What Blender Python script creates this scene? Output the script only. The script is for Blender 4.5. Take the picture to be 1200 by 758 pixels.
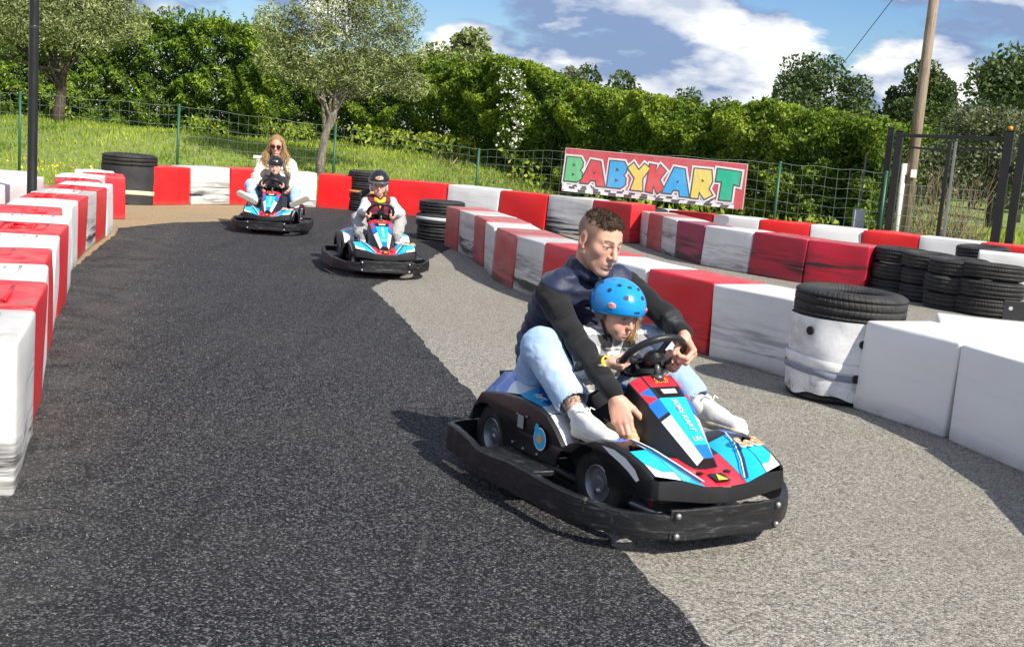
import bpy, bmesh, math, random
import numpy as np
from mathutils import Vector, Matrix
from mathutils.geometry import tessellate_polygon
for o in list(bpy.data.objects): bpy.data.objects.remove(o)
SC=bpy.context.scene; COL=SC.collection
PI=math.pi; R=math.radians
# ------------------------------------------------------------------ camera
cd=bpy.data.cameras.new('camera'); cam=bpy.data.objects.new('camera',cd); COL.objects.link(cam)
cd.sensor_fit='HORIZONTAL'; cd.sensor_width=36; cd.lens=40.5; cd.clip_start=.05; cd.clip_end=3000
_p=R(8.76); _r=R(4.5)
_f=Vector((0,math.cos(_p),-math.sin(_p))); _x=Vector((1,0,0)); _u=_x.cross(_f)
_rx=math.cos(_r)*_x+math.sin(_r)*_u; _ru=-math.sin(_r)*_x+math.cos(_r)*_u
M=Matrix((_rx,_ru,-_f)).transposed().to_4x4(); M.translation=(0,0,1.3); cam.matrix_world=M
SC.camera=cam
# ------------------------------------------------------------------ exposure, world, sun
SC.view_settings.view_transform='Standard'; SC.view_settings.look='None'
SC.view_settings.exposure=0.52; SC.view_settings.gamma=1
SC.cycles.max_bounces=6; SC.cycles.diffuse_bounces=3; SC.cycles.transparent_max_bounces=8
SUN=Vector((.75,-.80,1.0)).normalized()
sd=bpy.data.lights.new('sun','SUN'); so=bpy.data.objects.new('sun',sd); COL.objects.link(so)
sd.energy=5.0; sd.angle=R(.53); sd.color=(1,.94,.845); so.rotation_euler=SUN.to_track_quat('Z','Y').to_euler()
W=bpy.data.worlds.new("World"); SC.world=W; W.use_nodes=True
nt=W.node_tree; nt.nodes.clear()
class NT:
    def __init__(s,nt): s.nt=nt
    def n(s,typ,inp=None,**kw):
        n=s.nt.nodes.new(typ)
        for k,v in kw.items(): setattr(n,k,v)
        for k,v in (inp or {}).items(): s.set(n.inputs[k],v)
        return n
    def set(s,sock,v):
        if isinstance(v,bpy.types.NodeSocket): s.nt.links.new(v,sock)
        elif isinstance(v,bpy.types.Node): s.nt.links.new(v.outputs[0],sock)
        elif isinstance(v,(tuple,list)) and len(v)==3 and sock.type=='RGBA': sock.default_value=(*v,1)
        else: sock.default_value=v
    def math(s,op,a,b=0.,c=0.,clamp=False):
        return s.n('ShaderNodeMath',{0:a,1:b,2:c},operation=op,use_clamp=clamp).outputs[0]
    def mix(s,f,a,b,bt='MIX'):
        n=s.nt.nodes.new('ShaderNodeMix'); n.data_type='RGBA'; n.blend_type=bt
        s.set(n.inputs[0],f); s.set(n.inputs[6],a); s.set(n.inputs[7],b); return n.outputs[2]
    def ramp(s,f,stops,interp='LINEAR'):
        n=s.nt.nodes.new('ShaderNodeValToRGB'); s.set(n.inputs[0],f); cr=n.color_ramp; cr.interpolation=interp
        while len(cr.elements)<len(stops): cr.elements.new(.5)
        for e,(p,c) in zip(cr.elements,stops):
            e.position=p; e.color=(c,c,c,1) if not isinstance(c,(tuple,list)) else (*c,1)
        return n.outputs[0]
    def noise(s,vec,scale,detail=3,rough=.55,w=None,dist=0.):
        i={'Scale':scale,'Detail':detail,'Roughness':rough,'Distortion':dist}
        if vec is not None: i['Vector']=vec
        kw={}
        if w is not None: kw['noise_dimensions']='4D'
        n=s.n('ShaderNodeTexNoise',None,**kw)
        for k,v in i.items(): s.set(n.inputs[k],v)
        if w is not None: s.set(n.inputs['W'],w)
        return n.outputs['Fac']
    def mapr(s,f,a,b,c=0.,d=1.):
        n=s.n('ShaderNodeMapRange',{0:f,1:a,2:b,3:c,4:d}); n.clamp=True; return n.outputs[0]
    def vmap(s,vec,scale=(1,1,1),loc=(0,0,0),rot=(0,0,0)):
        return s.n('ShaderNodeMapping',{'Vector':vec,'Scale':scale,'Location':loc,'Rotation':rot}).outputs[0]
w=NT(nt)
sky=w.n('ShaderNodeTexSky',sky_type='NISHITA'); sky.sun_disc=False
sky.sun_elevation=math.asin(SUN.z); sky.sun_rotation=math.atan2(SUN.x,SUN.y); sky.air_density=1.2; sky.dust_density=.25; sky.ozone_density=3.0
tc=w.n('ShaderNodeTexCoord').outputs['Generated']
sep=w.n('ShaderNodeSeparateXYZ',{0:tc})
# cloud layer on the direction of view: heaps of cumulus with flat grey bases, all round the horizon
hz=w.math('SQRT',w.math('ADD',w.math('MULTIPLY',sep.outputs[0],sep.outputs[0]),w.math('MULTIPLY',sep.outputs[1],sep.outputs[1])))
el=w.math('ARCTAN2',sep.outputs[2],hz)
az=w.n('ShaderNodeCombineXYZ',{0:w.math('DIVIDE',sep.outputs[0],w.math('MAXIMUM',hz,.001)),1:w.math('DIVIDE',sep.outputs[1],w.math('MAXIMUM',hz,.001)),2:w.math('MULTIPLY',el,2.6)}).outputs[0]
CO=(5.6,2.1,.35)
def dens_at(dx,dz):
    v=w.vmap(az,loc=(CO[0]+dx,CO[1],CO[2]+dz))
    n=w.noise(v,4.3,6,.56)
    vo=w.n('ShaderNodeTexVoronoi',{'Vector':w.n('ShaderNodeVectorMath',{0:v,1:w.n('ShaderNodeVectorMath',{0:w.n('ShaderNodeTexNoise',{'Vector':v,'Scale':9.,'Detail':3.}).outputs['Color'],3:.12},operation='SCALE').outputs[0]},operation='ADD').outputs[0],'Scale':12.},feature='F1')
    return w.math('ADD',n,w.math('MULTIPLY_ADD',vo.outputs['Distance'],-.16,.055))
d1=dens_at(0,0); d2=dens_at(.03,.075)
big=w.mapr(w.noise(w.vmap(az,loc=(1.3,4.2,.4)),1.2,2,.5),.36,.64,-.06,.10)
cov=w.mapr(w.math('ADD',d1,big),.428,.480)
lit=w.mapr(w.math('SUBTRACT',d1,d2),-.035,.105)
thick=w.mapr(w.math('ADD',d1,big),.54,.68)
ccol=w.mix(lit,(3.0,4.2,6.8),(14.5,14.3,13.8))
ccol=w.mix(w.math('MULTIPLY',thick,.70),ccol,(3.3,4.5,7.0))
skyc=w.mix(1.,sky.outputs[0],w.mix(w.mapr(el,.0,.16),(1.20,1.30,1.46),(.78,1.06,1.46)),'MULTIPLY')
up=w.mapr(el,.0,.03)
col=w.mix(w.math('MULTIPLY',w.math('MULTIPLY',cov,.96),up),skyc,ccol)
bg=w.n('ShaderNodeBackground',{'Color':col,'Strength':.062}); wo=w.n('ShaderNodeOutputWorld',{0:bg.outputs[0]})
# ------------------------------------------------------------------ helpers
rng=np.random.default_rng(7)
def link(o,parent=None):
    COL.objects.link(o)
    if parent is not None: o.parent=parent
    return o
def tag(o,label=None,cat=None,group=None,kind=None):
    if label: o['label']=label
    if cat: o['category']=cat
    if group: o['group']=group
    if kind: o['kind']=kind
    return o
def thing(name,label,cat,loc=(0,0,0),rz=0,group=None):
    o=bpy.data.objects.new(name,None); o.empty_display_size=.1; link(o); o.location=loc; o.rotation_euler=(0,0,rz)
    return tag(o,label,cat,group)
def mesh(name,v,f,mats=None,parent=None,smooth=False,fm=None,loc=None,me_only=False):
    me=bpy.data.meshes.new(name)
    if isinstance(v,np.ndarray) and isinstance(f,np.ndarray):
        nv,nf,k=len(v),len(f),f.shape[1]
        me.vertices.add(nv); me.vertices.foreach_set('co',np.ascontiguousarray(v,dtype=np.float32).ravel())
        me.loops.add(nf*k); me.loops.foreach_set('vertex_index',np.ascontiguousarray(f,dtype=np.int32).ravel())
        me.polygons.add(nf); me.polygons.foreach_set('loop_start',np.arange(0,nf*k,k,dtype=np.int32))
        me.polygons.foreach_set('loop_total',np.full(nf,k,dtype=np.int32))
        me.update(calc_edges=True); me.validate()
    else:
        me.from_pydata([tuple(p) for p in v],[],[tuple(q) for q in f]); me.update()
    if mats is not None:
        for m in (mats if isinstance(mats,(list,tuple)) else [mats]): me.materials.append(m)
    if fm is not None: me.polygons.foreach_set('material_index',np.asarray(fm,dtype=np.int32))
    if smooth: me.polygons.foreach_set('use_smooth',np.ones(len(me.polygons),dtype=bool))
    if me_only: return me
    o=bpy.data.objects.new(name,me); link(o,parent)
    if loc is not None: o.location=loc
    return o
class MB:
    """collects shapes, links them as ONE mesh"""
    def __init__(s): s.v=[]; s.f=[]; s.m=[]
    def add(s,v,f,m=0):
        b=len(s.v); s.v+= [tuple(p) for p in v]; s.f+=[tuple(i+b for i in q) for q in f]; s.m+=[m]*len(f); return s
    def box(s,c,d,rot=None,m=0):
        x,y,z=[k/2 for k in d]; P=[Vector((a,b,e)) for e in(-z,z) for b in(-y,y) for a in(-x,x)]
        if rot is not None: P=[rot@p for p in P]
        P=[p+Vector(c) for p in P]
        return s.add(P,[(0,2,3,1),(4,5,7,6),(0,1,5,4),(2,6,7,3),(0,4,6,2),(1,3,7,5)],m)
    def bar(s,a,b,w,h=None,m=0,up=(0,0,1)):
        a=Vector(a); b=Vector(b); d=(b-a); L=d.length; d.normalize()
        up=Vector(up)
        if abs(d.dot(up))>.98: up=Vector((0,1,0))
        x=d.cross(up).normalized(); y=x.cross(d).normalized()
        return s.box((a+b)/2,(w,h or w,L),Matrix((x,y,d)).transposed(),m)
    def tube(s,pts,r,n=8,m=0,cap=True,close=False):
        pts=[Vector(p) for p in pts]; N=len(pts); rs=r if isinstance(r,(list,tuple)) else [r]*N
        V=[];F=[]; px=None
        for i,p in enumerate(pts):
            if close: t=pts[(i+1)%N]-pts[i-1]
            else: t=pts[min(i+1,N-1)]-pts[max(i-1,0)]
            t.normalize()
            if px is None:
                px=t.cross(Vector((0,0,1)))
                if px.length<.05: px=t.cross(Vector((0,1,0)))
            px=(px-t*px.dot(t)).normalized(); py=t.cross(px)
            for k in range(n):
                a=2*PI*k/n; V.append(p+rs[i]*(math.cos(a)*px+math.sin(a)*py))
        for i in range(N if close else N-1):
            j=(i+1)%N
            for k in range(n): F.append((i*n+k,i*n+(k+1)%n,j*n+(k+1)%n,j*n+k))
        if cap and not close: F.append(tuple(range(n-1,-1,-1))); F.append(tuple((N-1)*n+k for k in range(n)))
        return s.add(V,F,m)
    def lathe(s,prof,n=32,axis='z',c=(0,0,0),m=0,closed=False,a0=0.):
        V=[];F=[];K=len(prof)
        for i in range(n):
            a=2*PI*i/n+a0
            for (r,z) in prof:
                p=(r*math.cos(a),r*math.sin(a),z)
                if axis=='x': p=(z,p[0],p[1])
                if axis=='y': p=(p[1],z,p[0])
                V.append((p[0]+c[0],p[1]+c[1],p[2]+c[2]))
        for i in range(n):
            j=(i+1)%n
            for k in range(K if closed else K-1):
                l=(k+1)%K; F.append((i*K+k,j*K+k,j*K+l,i*K+l))
        return s.add(V,F,m)
    def build(s,name,mats,parent=None,smooth=False,bevel=0,seg=2,loc=None,ang=30,autos=None):
        o=mesh(name,s.v,s.f,mats,parent,smooth,s.m,loc)
        if bevel or autos is not None: bake(o,bevel,seg,ang,autos)
        return o
def bake(o,bevel=0,seg=2,ang=30,autos=None,weld=False):
    bm=bmesh.new(); bm.from_mesh(o.data)
    if weld: bmesh.ops.remove_doubles(bm,verts=bm.verts,dist=1e-4)
    bmesh.ops.recalc_face_normals(bm,faces=bm.faces)
    if bevel:
        ed=[e for e in bm.edges if len(e.link_faces)==2 and e.calc_face_angle(0)>R(ang)]
        try: bmesh.ops.bevel(bm,geom=ed,offset=bevel,segments=seg,profile=.5,affect='EDGES',clamp_overlap=True)
        except Exception as ex: print('bevel',o.name,ex)
    if autos is not None:
        for f in bm.faces: f.smooth=True
        for e in bm.edges:
            e.smooth = not (len(e.link_faces)==2 and e.calc_face_angle(0)>R(autos))
    bm.to_mesh(o.data); bm.free()
def sst(a,b,x):
    t=np.clip((np.asarray(x,float)-a)/(b-a),0,1); return t*t*(3-2*t)
# ------------------------------------------------------------------ materials
MATS={}
def pm(name,base=(.5,.5,.5),rough=.5,metal=0.,bump=None,spec=.5,coat=0.,build=None):
    if name in MATS: return MATS[name]
    m=bpy.data.materials.new(name); m.use_nodes=True; t=NT(m.node_tree); b=m.node_tree.nodes['Principled BSDF']
    t.b=b; b.inputs['Base Color'].default_value=(*base,1); b.inputs['Roughness'].default_value=rough; b.inputs['Metallic'].default_value=metal
    b.inputs['Specular IOR Level'].default_value=spec; b.inputs['Coat Weight'].default_value=coat
    t.oc=None
    def oc():
        if t.oc is None: t.oc=t.n('ShaderNodeTexCoord').outputs['Object']
        return t.oc
    t.obj=oc
    t.rnd=lambda: t.n('ShaderNodeObjectInfo').outputs['Random']
    def bmp(h,strength=.3,dist=.01):
        t.set(b.inputs['Normal'],t.n('ShaderNodeBump',{'Height':h,'Strength':strength,'Distance':dist}).outputs[0])
    t.bump=bmp
    t.base=lambda c: t.set(b.inputs['Base Color'],c)
    t.rough=lambda c: t.set(b.inputs['Roughness'],c)
    if build: build(t)
    MATS[name]=m; return m
def plain(name,base,rough=.5,metal=0,nscale=30,var=.12,bump=.15,bdist=.003,spec=.5,coat=0):
    def bld(t):
        n=t.noise(t.obj(),nscale,4,.6); n2=t.noise(t.obj(),nscale*.13,3,.6)
        v=t.math('ADD',t.math('MULTIPLY',n,.5),t.math('MULTIPLY',n2,.5))
        k=t.mapr(v,.3,.7,1-var,1+var)
        c=t.n('ShaderNodeVectorMath',{0:base,3:k},operation='SCALE').outputs[0]
        t.base(c); t.rough(t.mapr(n2,.3,.7,max(.05,rough-.08),min(1,rough+.1)))
        if bump: t.bump(n,bump,bdist)
    return pm(name,base,rough,metal,spec=spec,coat=coat,build=bld)
def block_mat(name,base,scuff,seed,fade=(.6,.35,.35),fadeamt=.1):
    def bld(t):
        o=t.obj(); rn=t.math('MULTIPLY_ADD',t.rnd(),40.,seed)
        z=t.n('ShaderNodeSeparateXYZ',{0:o}).outputs[2]
        soft=t.noise(o,2.2,4,.6,w=rn)
        c=t.mix(t.mapr(soft,.4,.75,0,fadeamt*2.2),base,fade)
        # black rub marks of tyres and bumpers in drawn-out bands, mostly low on the face
        st=t.noise(t.vmap(o,(1.1,1.1,16)),1.6,6,.62,w=rn,dist=.5)
        fine=t.noise(t.vmap(o,(3,3,60)),2.0,4,.7,w=t.math('ADD',rn,3.))
        low=t.mapr(z,.10,.40,1.,.0); band=t.mapr(t.noise(t.vmap(o,(.6,.6,5)),1.4,2,.5,w=t.math('ADD',rn,7.)),.42,.6)
        k=t.math('MULTIPLY',t.math('MULTIPLY',t.mapr(st,.50-.10*scuff,.66-.1*scuff),t.math('ADD',t.math('MULTIPLY',low,.9),.12)),t.math('ADD',band,.15),clamp=True)
        k=t.math('MULTIPLY',k,min(1.,scuff*1.25)*(1.5 if scuff>.75 else 1.),clamp=True)
        k2=t.math('MULTIPLY',t.mapr(fine,.60,.70),.35*scuff)
        c=t.mix(k2,c,(.10,.09,.085)); c=t.mix(k,c,(.018,.017,.017))
        dust=t.math('MULTIPLY',t.mapr(z,.0,.09,1,0),t.mapr(t.noise(o,7,4,.7,w=rn),.35,.7,.1,.75))
        c=t.mix(t.math('MULTIPLY',dust,.8),c,(.16,.145,.12))
        geo=t.n('ShaderNodeNewGeometry').outputs['Normal']; nz=t.n('ShaderNodeSeparateXYZ',{0:geo}).outputs[2]
        grime=t.math('MULTIPLY',t.mapr(nz,.6,.95),t.mapr(t.noise(o,5,6,.7,w=rn),.42,.72,0,.5+.3*scuff))
        c=t.mix(grime,c,(.30,.27,.22))
        t.base(c); t.rough(t.mapr(soft,.3,.7,.30,.52)); t.bump(t.noise(o,14,5,.6,w=rn),.22,.006)
    return pm(name,base,.4,build=bld)
RED=(.62,.010,.018); WHT=(.76,.755,.74)
bm_red=[block_mat('red_plastic',RED,.12,1,(.66,.06,.07)),block_mat('red_plastic_scuffed',RED,.55,2,(.55,.07,.08),.2),block_mat('red_plastic_rubbed_black',(.50,.008,.03),1.0,3,(.35,.02,.06),.25)]
bm_fade=[block_mat('faded_red_plastic',(.42,.04,.045),.45,4,(.55,.22,.20),.4),block_mat('purple_red_plastic',(.30,.012,.065),.8,5,(.35,.05,.12),.3)]
bm_wht=[block_mat('white_plastic',WHT,.10,6,(.68,.68,.69)),block_mat('white_plastic_scuffed',WHT,.55,7,(.58,.57,.55),.3),block_mat('white_plastic_rubbed_black',(.66,.65,.63),1.0,8,(.50,.49,.46),.4)]
bm_brush=block_mat('white_plastic_brushed_grey',(.70,.69,.67),.74,11,(.50,.49,.47),.4)
bm_brt=block_mat('bright_red_plastic',(.72,.012,.014),.06,9,(.72,.05,.04))
# ------------------------------------------------------------------ ground
def terr(x,y):
    x=np.asarray(x,float); y=np.asarray(y,float)
    a=.90*sst(20.9,27.5,y)*sst(4.5,-1.5,x)
    a=a*(1-.0*sst(40,90,y))
    b=.10*np.sin(x*.7+1)*np.sin(y*.55)*sst(21,26,y)
    c=.045*np.sin(x*2.3+.4)*np.sin(y*1.9+1)*sst(20.8,23,y+np.clip(x,0,9)*.5)
    return a+b+c
xs=np.concatenate([np.linspace(-900,-30,14),np.arange(-29,30.1,.6),np.linspace(32,900,14)])
ys=np.concatenate([np.linspace(-120,0,8),np.arange(1,16,1.5),np.arange(16,48,.55),np.linspace(49,1500,18)])
gx,gy=np.meshgrid(xs,ys); V=np.stack([gx,gy,terr(gx,gy)],-1).reshape(-1,3); nx=len(xs); ny=len(ys)
I=np.arange(nx*ny).reshape(ny,nx); F=np.stack([I[:-1,:-1],I[:-1,1:],I[1:,1:],I[1:,:-1]],-1).reshape(-1,4)
def g_mat(t):
    p=t.n('ShaderNodeNewGeometry').outputs['Position']
    n1=t.noise(p,1.1,5,.65); n2=t.noise(p,14,4,.7); n3=t.noise(p,.25,3,.5)
    g=t.mix(t.mapr(n2,.3,.7),(.085,.15,.014),(.24,.34,.05))
    g=t.mix(t.mapr(n3,.4,.65,0,.55),g,(.19,.21,.05))
    c=t.mix(t.mapr(n1,.56,.70,0,.7),g,(.30,.22,.11))
    t.base(c); t.bump(n2,.8,.05)
tag(mesh('ground',V,F,pm('meadow_soil',rough=.95,build=g_mat),smooth=True),kind='structure')
def rough_poly(pts,step=.35,amp=.05,seed=1,skip=()):
    r=random.Random(seed); out=[]; n=len(pts)
    for i in range(n):
        a=Vector((*pts[i],0)); b=Vector((*pts[(i+1)%n],0)); L=(b-a).length; k=max(1,int(L/step)) if i not in skip else 1
        nrm=Vector((-(b-a).y,(b-a).x,0)).normalized()
        for j in range(k):
            p=a.lerp(b,j/k); out.append((p.x,p.y) if j==0 and i in skip else tuple((p+nrm*r.uniform(-amp,amp))[:2]))
    return out
def sheet(name,pts,z,mat,skirt=True):
    bm=bmesh.new(); vs=[bm.verts.new((x,y,z)) for x,y in pts]; f=bm.faces.new(vs)
    bmesh.ops.triangulate(bm,faces=[f]); bmesh.ops.recalc_face_normals(bm,faces=bm.faces)
    if sum(f.normal.z for f in bm.faces)<0: bmesh.ops.reverse_faces(bm,faces=bm.faces)
    me=bpy.data.meshes.new(name); bm.to_mesh(me); bm.free(); me.materials.append(mat)
    o=bpy.data.objects.new(name,me); link(o); return tag(o,kind='structure')
def asph(dark):
    def bld(t):
        p=t.n('ShaderNodeNewGeometry').outputs['Position']
        vor=t.n('ShaderNodeTexVoronoi',{'Vector':p,'Scale':165.,'Randomness':1.}); vc=t.n('ShaderNodeSeparateColor',{0:vor.outputs['Color']}).outputs[0]
        vd=vor.outputs['Distance']
        vor2=t.n('ShaderNodeTexVoronoi',{'Vector':p,'Scale':80.,'Randomness':1.}); vc2=t.n('ShaderNodeSeparateColor',{0:vor2.outputs['Color']}).outputs[1]
        n=t.noise(p,68,5,.75); big=t.noise(p,.8,5,.6); mid=t.noise(p,5,4,.6)
        stone=t.math('MULTIPLY_ADD',vc,.55,t.math('MULTIPLY',n,.6))
        if dark:
            c=t.ramp(stone,[(.28,(.005,.005,.0055)),(.52,(.014,.014,.0155)),(.69,(.040,.040,.043)),(.84,(.16,.16,.162)),(1,(.38,.375,.365))])
            c=t.mix(t.mapr(big,.42,.70,0,.16),c,(.10,.096,.09))
            # traffic film: pale dust scuffs
            sc=t.noise(t.vmap(p,(1.2,.35,1)),2.5,7,.7,dist=1.); c=t.mix(t.mapr(sc,.62,.76,0,.22),c,(.22,.21,.19))
            # sand dust blown off the left verge, rubber lines along the racing line, a few hair cracks
            ps=t.n('ShaderNodeSeparateXYZ',{0:p}); dl=t.math('ADD',ps.outputs[0],t.math('MULTIPLY_ADD',ps.outputs[1],.265,.64))
            du=t.math('MULTIPLY',t.mapr(dl,.0,.40,.30,0),t.mapr(t.noise(p,3.2,4,.7),.36,.64)); c=t.mix(du,c,(.17,.160,.140))
            rl=t.noise(t.vmap(p,(5.5,.16,1),rot=(0,0,R(14))),1.6,4,.6); c=t.mix(t.mapr(rl,.54,.72,0,.35),c,(.010,.010,.0105))
            cr=t.n('ShaderNodeTexVoronoi',{'Vector':t.n('ShaderNodeVectorMath',{0:p,1:t.n('ShaderNodeVectorMath',{0:t.n('ShaderNodeTexNoise',{'Vector':p,'Scale':2.5,'Detail':2.}).outputs['Color'],3:.7},operation='SCALE').outputs[0]},operation='ADD').outputs[0],'Scale':.42},feature='DISTANCE_TO_EDGE').outputs['Distance']
            c=t.mix(t.math('MULTIPLY',t.mapr(cr,.0,.006,.8,0),t.mapr(t.noise(p,.7,3,.5),.5,.6)),c,(.004,.004,.004))
            sp=t.mapr(t.noise(p,130,2,.5),.74,.80); c=t.mix(t.math('MULTIPLY',sp,.6),c,(.62,.6,.55))
        else:
            c=t.ramp(stone,[(.28,(.050,.046,.038)),(.47,(.176,.162,.134)),(.66,(.290,.270,.226)),(.85,(.46,.435,.38)),(1,(.66,.63,.58))])
            c=t.mix(t.mapr(big,.40,.68,0,.28),c,(.19,.168,.132)); c=t.mix(t.mapr(mid,.60,.78,0,.3),c,(.11,.102,.088))
            st=t.noise(t.vmap(p,(1,.5,1)),1.3,6,.65,w=3.3,dist=.6); c=t.mix(t.mapr(st,.66,.74,0,.75),c,(.035,.033,.030))
        h=t.math('ADD',t.math('MULTIPLY',vc,.6),t.math('ADD',t.math('MULTIPLY',n,.8),t.math('MULTIPLY',vd,-.8)))
        t.base(c); t.rough(t.mapr(n,.3,.7,.62,.92)); t.bump(h,.75 if dark else .5,.010)
    return bld
m_new=pm('new_black_asphalt',rough=.85,spec=.18,build=asph(True)); m_old=pm('old_grey_asphalt',rough=.9,spec=.35,build=asph(False))
def sand(t):
    p=t.n('ShaderNodeNewGeometry').outputs['Position']; n=t.noise(p,30,6,.75); b=t.noise(p,1.7,4,.6)
    c=t.mix(t.mapr(n,.3,.7),(.19,.125,.058),(.46,.345,.19)); c=t.mix(t.mapr(b,.5,.7,0,.5),c,(.21,.19,.15))
    t.base(c); t.bump(n,.8,.02)
m_sand=pm('sandy_gravel',rough=.95,build=sand)
sheet('sandy_verge',rough_poly([(-16,2),(-1.3,2),(-3.0,10.5),(-3.9,12.5),(-2.8,21.0),(-8,20.9),(-16,21.4)],.5,.12,3),.004,m_sand)
sheet('old_asphalt',rough_poly([(-1.2,-4),(16,-4),(14,10.5),(9,13.9),(6.9,14.9),(2.2,18.1),(-1.6,19.6),(-2.6,19.7),(-1.6,12)],.6,.03,4),.008,m_old)
DE=[(-7,-4),(1.75,-4),(1.05,.9),(.60,2.97),(.52,3.29),(.42,3.62),(.28,4.13),(.09,4.79),(-.04,5.36),(-.20,5.95),(-.50,7.05),(-.78,8.22),(-1.23,9.78),(-1.15,10.35),(-1.02,10.99),(-.92,12.94),(-.75,14.6),(.9,16.8),(.4,18.6),(-1.5,19.5),(-3.0,19.9),(-3.8,20.0),(-4.2,18.4),(-3.75,15.5),(-4.35,14.5),(-4.6,13.2),(-4.4,12.6),(-3.7,9.6),(-3.05,7.4),(-2.3,5.2),(-1.85,3.8),(-2.2,2)]
sheet('new_asphalt',rough_poly(DE,.07,.016,5,skip=(0,)),.012,m_new)
# loose crumbs of stone on the track: too many to count
n=1500; X=rng.uniform(-5.2,2.4,n); Y=rng.uniform(2.2,17,n); X=np.where(rng.uniform(size=n)<.45,-1.55-.265*(Y-3.7)+np.abs(rng.normal(0,.35,n)),X); r=rng.uniform(.0015,.0042,n)*(1+Y*.02)
k_=np.array([[1,0,-.3],[-.5,.87,-.3],[-.5,-.87,-.3],[.1,.05,.8]]); a=rng.uniform(0,6.28,n); V=np.stack([np.stack([X+r*(np.cos(a)*q[0]-np.sin(a)*q[1])*rng.uniform(.7,1.3,n),Y+r*(np.sin(a)*q[0]+np.cos(a)*q[1])*rng.uniform(.7,1.3,n),.016+r*(q[2]+.1)],1) for q in k_],1).reshape(-1,3)
b=np.arange(n,dtype=np.int32)[:,None]*4; F=np.concatenate([b+np.array([t_]) for t_ in((0,1,3),(1,2,3),(2,0,3),(0,2,1))],0).astype(np.int32)
tag(mesh('stone_crumbs',V,F,plain('pale_stone',(.30,.28,.245),.8,nscale=3,var=.4,bump=0)),kind='stuff')
# ------------------------------------------------------------------ plastic barrier blocks
def axis_coords(L,r,n):
    a=L/2; e=[-a+r*(1-math.cos(k*PI/2/3)) for k in range(3)]
    inner=list(np.linspace(-a+r,a-r,n)); return e+inner+[-x for x in e[::-1]]
def block_mesh(name,L,D,Hh,seed,emboss=True):
    r=.017; ax=[axis_coords(L,r,9),axis_coords(D,r,7),axis_coords(Hh,r,7)]; dim=(L,D,Hh)
    vid={}; V=[];F=[]
    def vert(p):
        k=tuple(round(x,5) for x in p)
        if k not in vid: vid[k]=len(V); V.append(p)
        return vid[k]
    for a in range(3):
        b,c=(a+1)%3,(a+2)%3
        for s in(-1,1):
            for i in range(len(ax[b])-1):
                for j in range(len(ax[c])-1):
                    q=[]
                    for (u,v) in((i,j),(i+1,j),(i+1,j+1),(i,j+1)):
                        p=[0,0,0]; p[a]=s*dim[a]/2; p[b]=ax[b][u]; p[c]=ax[c][v]; q.append(vert(tuple(p)))
                    F.append(q if s>0 else q[::-1])
    P=np.array(V); h=np.array(dim)/2; c=np.clip(P,-(h-r),h-r); d=P-c; n=np.linalg.norm(d,axis=1,keepdims=True)+1e-9
    Q=c+d/n*r
    rr=random.Random(seed); ph=[rr.uniform(0,6.28) for _ in range(8)]
    q=Q/h
    edge=np.stack([(1-np.clip(np.abs(q[:,(k+1)%3]),0,1)**4)*(1-np.clip(np.abs(q[:,(k+2)%3]),0,1)**4) for k in range(3)],1)
    am=.010*np.sin(Q[:,[0]]*6+ph[0])*np.sin(Q[:,[2]]*7+ph[1])+.006*np.sin(Q[:,[1]]*9+Q[:,[0]]*4+ph[2])+.004
    Q=Q+np.sign(d)*(np.abs(d)>r*.9)*edge*am
    # slight twist / sag of the hollow shell
    Q[:,0]+=.010*np.sin(ph[3])*q[:,2]; Q[:,1]+=.008*np.sin(ph[4])*q[:,2]
    Q[:,2]+=Hh/2
    mb=MB(); mb.add([tuple(p) for p in Q],F)
    if emboss:
        z=Hh+.006
        for (w_,d_,zz) in ((.62,.56,.012),(.34,.30,.020)):
            ox=L*w_/2; oy=D*d_/2; t_=.014
            for (x0,x1,y0,y1) in((-ox,ox,-oy,-oy+t_),(-ox,ox,oy-t_,oy),(-ox,-ox+t_,-oy+t_,oy-t_),(ox-t_,ox,-oy+t_,oy-t_)):
                mb.box(((x0+x1)/2,(y0+y1)/2,Hh+zz/2-.004),(x1-x0,y1-y0,zz))
    me=bpy.data.meshes.new(name); me.from_pydata(mb.v,[],mb.f); me.polygons.foreach_set('use_smooth',np.ones(len(me.polygons),dtype=bool)); me.update()
    return me
ORD=['nearest','second','third','fourth','fifth','sixth','seventh','eighth','ninth','tenth','eleventh','twelfth','thirteenth','fourteenth','fifteenth','sixteenth']
bcount=0
def block(a,b,side,mat,label,group,Hh=.5,D=.48,emboss=False,gap=.014,tilt=0,z=.004):
    """block whose track-facing bottom edge runs a->b; side=+1 puts the body left of a->b"""
    global bcount; bcount+=1
    a=Vector((*a,0)); b=Vector((*b,0)); d=b-a; L=d.length-gap; d.normalize(); n=Vector((-d.y,d.x,0))*side
    c=(a+b)/2+n*D/2; rr=random.Random(bcount)
    me=block_mesh('barrier_block',L,D,Hh*rr.uniform(.985,1.015),bcount,emboss); me.materials.append(mat)
    o=bpy.data.objects.new('barrier_block',me); link(o); o.location=(c.x,c.y,z)
    o.rotation_euler=(R(rr.uniform(-.6,.6)),R(rr.uniform(-.6,.6)),math.atan2(d.y,d.x)+R(rr.uniform(-1.2,1.2)))
    return tag(o,label,'barrier block',group)
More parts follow.
